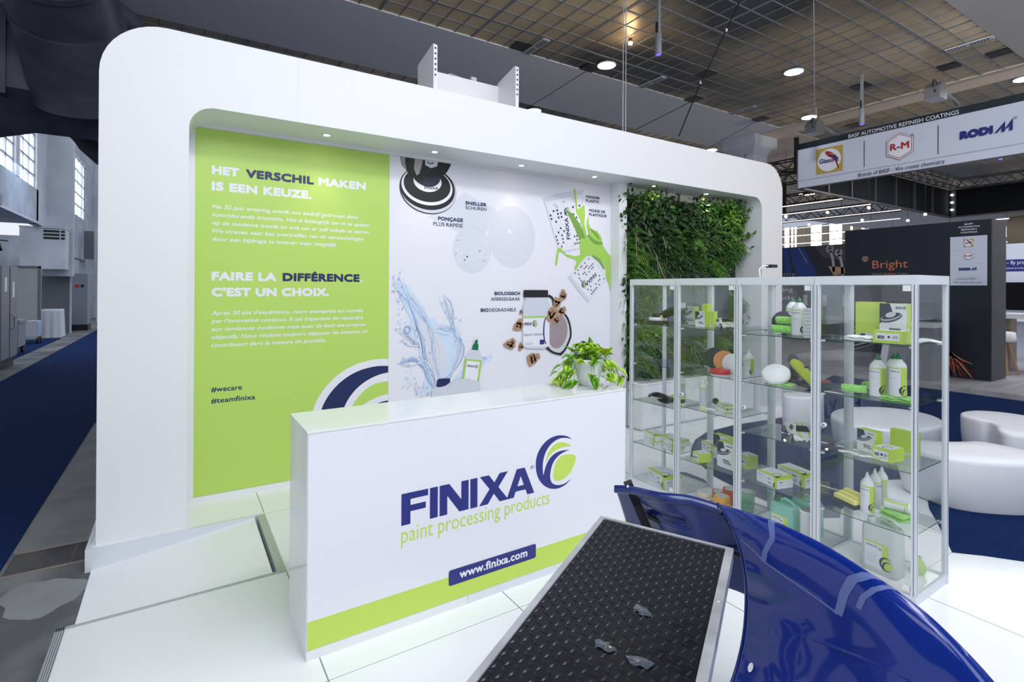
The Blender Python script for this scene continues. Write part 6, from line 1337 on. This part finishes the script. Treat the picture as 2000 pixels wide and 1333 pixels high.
for x, y, lb in ((14.775, 8.564, 'warm bulb nearest the stand edge'), (14.907, 7.484, 'warm bulb below the sign corner, second in the upper row'), (14.931, 6.477, 'warm bulb right of centre, just under the black canopy edge'),
                 (17.232, 9.222, 'warm bulb in the lower row nearest the stand'), (17.385, 7.721, 'warm bulb in the lower row left above the tall black booth wall'), (18.615, 7.013, 'small warm bulb low above the tall black booth wall'), (17.498, 6.18, 'brightest warm bulb above the middle of the tall black booth wall')):
    bulb(x, y, 4.0, lb, .036)
# far hall wall with bright windows
b = MB(); b.box((45.3, -20, -.2), (45.6, 45, 5.4), 'hall_paint'); b.box((45.3, -20, 7.35), (45.6, 45, 14), 'hall_paint'); struct(b.build('wall_right'))
b = MB(); y = -4.; R_ = random.Random(21)
mat('pier_tan', (.32, .27, .21), .8)
edges = [(-4, 2), (2.6, 5), (5.6, 8), (8.6, 10.4), (10.7, 11.9), (12.3, 12.85), (13.6, 15), (15.3, 16), (16.7, 18.5), (18.9, 20.2), (20.8, 21.0), (21.6, 22.6), (23.2, 24.1), (25.3, 25.5), (25.6, 25.8), (25.95, 26.4), (27, 30), (30.5, 34)]
g = MB(); p0 = -20
for y0, y1 in edges:
    b.box((45.3, p0, 5.4), (45.6, y0, 7.35), 'pier_tan'); g.box((45.38, y0, 5.4), (45.4, y1, 7.35), 'daylight_warm')
    for z in (6.05, 6.7): b.box((45.32, y0, z-.03), (45.37, y1, z+.03), 'mid_grey')
    p0 = y1
b.box((45.3, p0, 5.4), (45.6, 45, 7.35), 'pier_tan'); o = struct(b.build('window_4')); g.build('window_pane', o)
b = MB(); b.tube([(22.4, 5.6, 3.7), (22.4, 2.6, 3.75)], [.55, .62], 'pier_tan', 24); tag(b.build('ventilation_duct'), 'pale round duct glowing in the window light at the far right', 'duct')
# floodlights on arms over the sign
for (x, y, z, lb) in ((11.9, 4.05, 5.72, 'right floodlight on a grey arm above the hanging sign'), (11.9, 6.25, 5.62, 'left floodlight on a grey arm above the hanging sign')):
    t = thing('arm_floodlight', lb, 'floodlight', (x, y, z), 0, 'floodlights on arms')
    b = MB(); b.tube([(-.15, -.02, .02), (1.1, .0, -.16)], .035, 'zinc', 12); b.build('arm', t)
    b = MB(); b.prism([(-.18, -.26), (.16, -.26), (.20, -.12), (.14, .02), (-.06, .04), (-.18, -.06)], lambda p, d: (p[0], d, p[1]-.02), -.12, .12, 'zinc'); b.build('lamp_housing', t)
    b = MB(); b.tube([(-.16, -.03, .06), (-.26, -.05, -.05), (-.20, -.06, -.18), (-.10, -.06, -.06), (-.14, -.05, .05)], .010, 'black', 6); b.build('cable_loop', t)
wire('suspension_chain', [(7.59, 4.01, 6.0), (12.95, 6.80, 5.47)], .008, 'light_grey', 'long pale chain running from the ceiling down to the left end of the sign')
wire('suspension_chain', [(11.72, 6.1, 5.62), (11.2, 5.4, 5.98)][:0] or [(7.55, 4.0, 6.0), (7.56, 4.0, 4.5)][:0] or [(12.05, 6.3, 5.62), (12.05, 6.3, 5.98)], .008, 'light_grey', 'short thin chain holding the left floodlight arm')
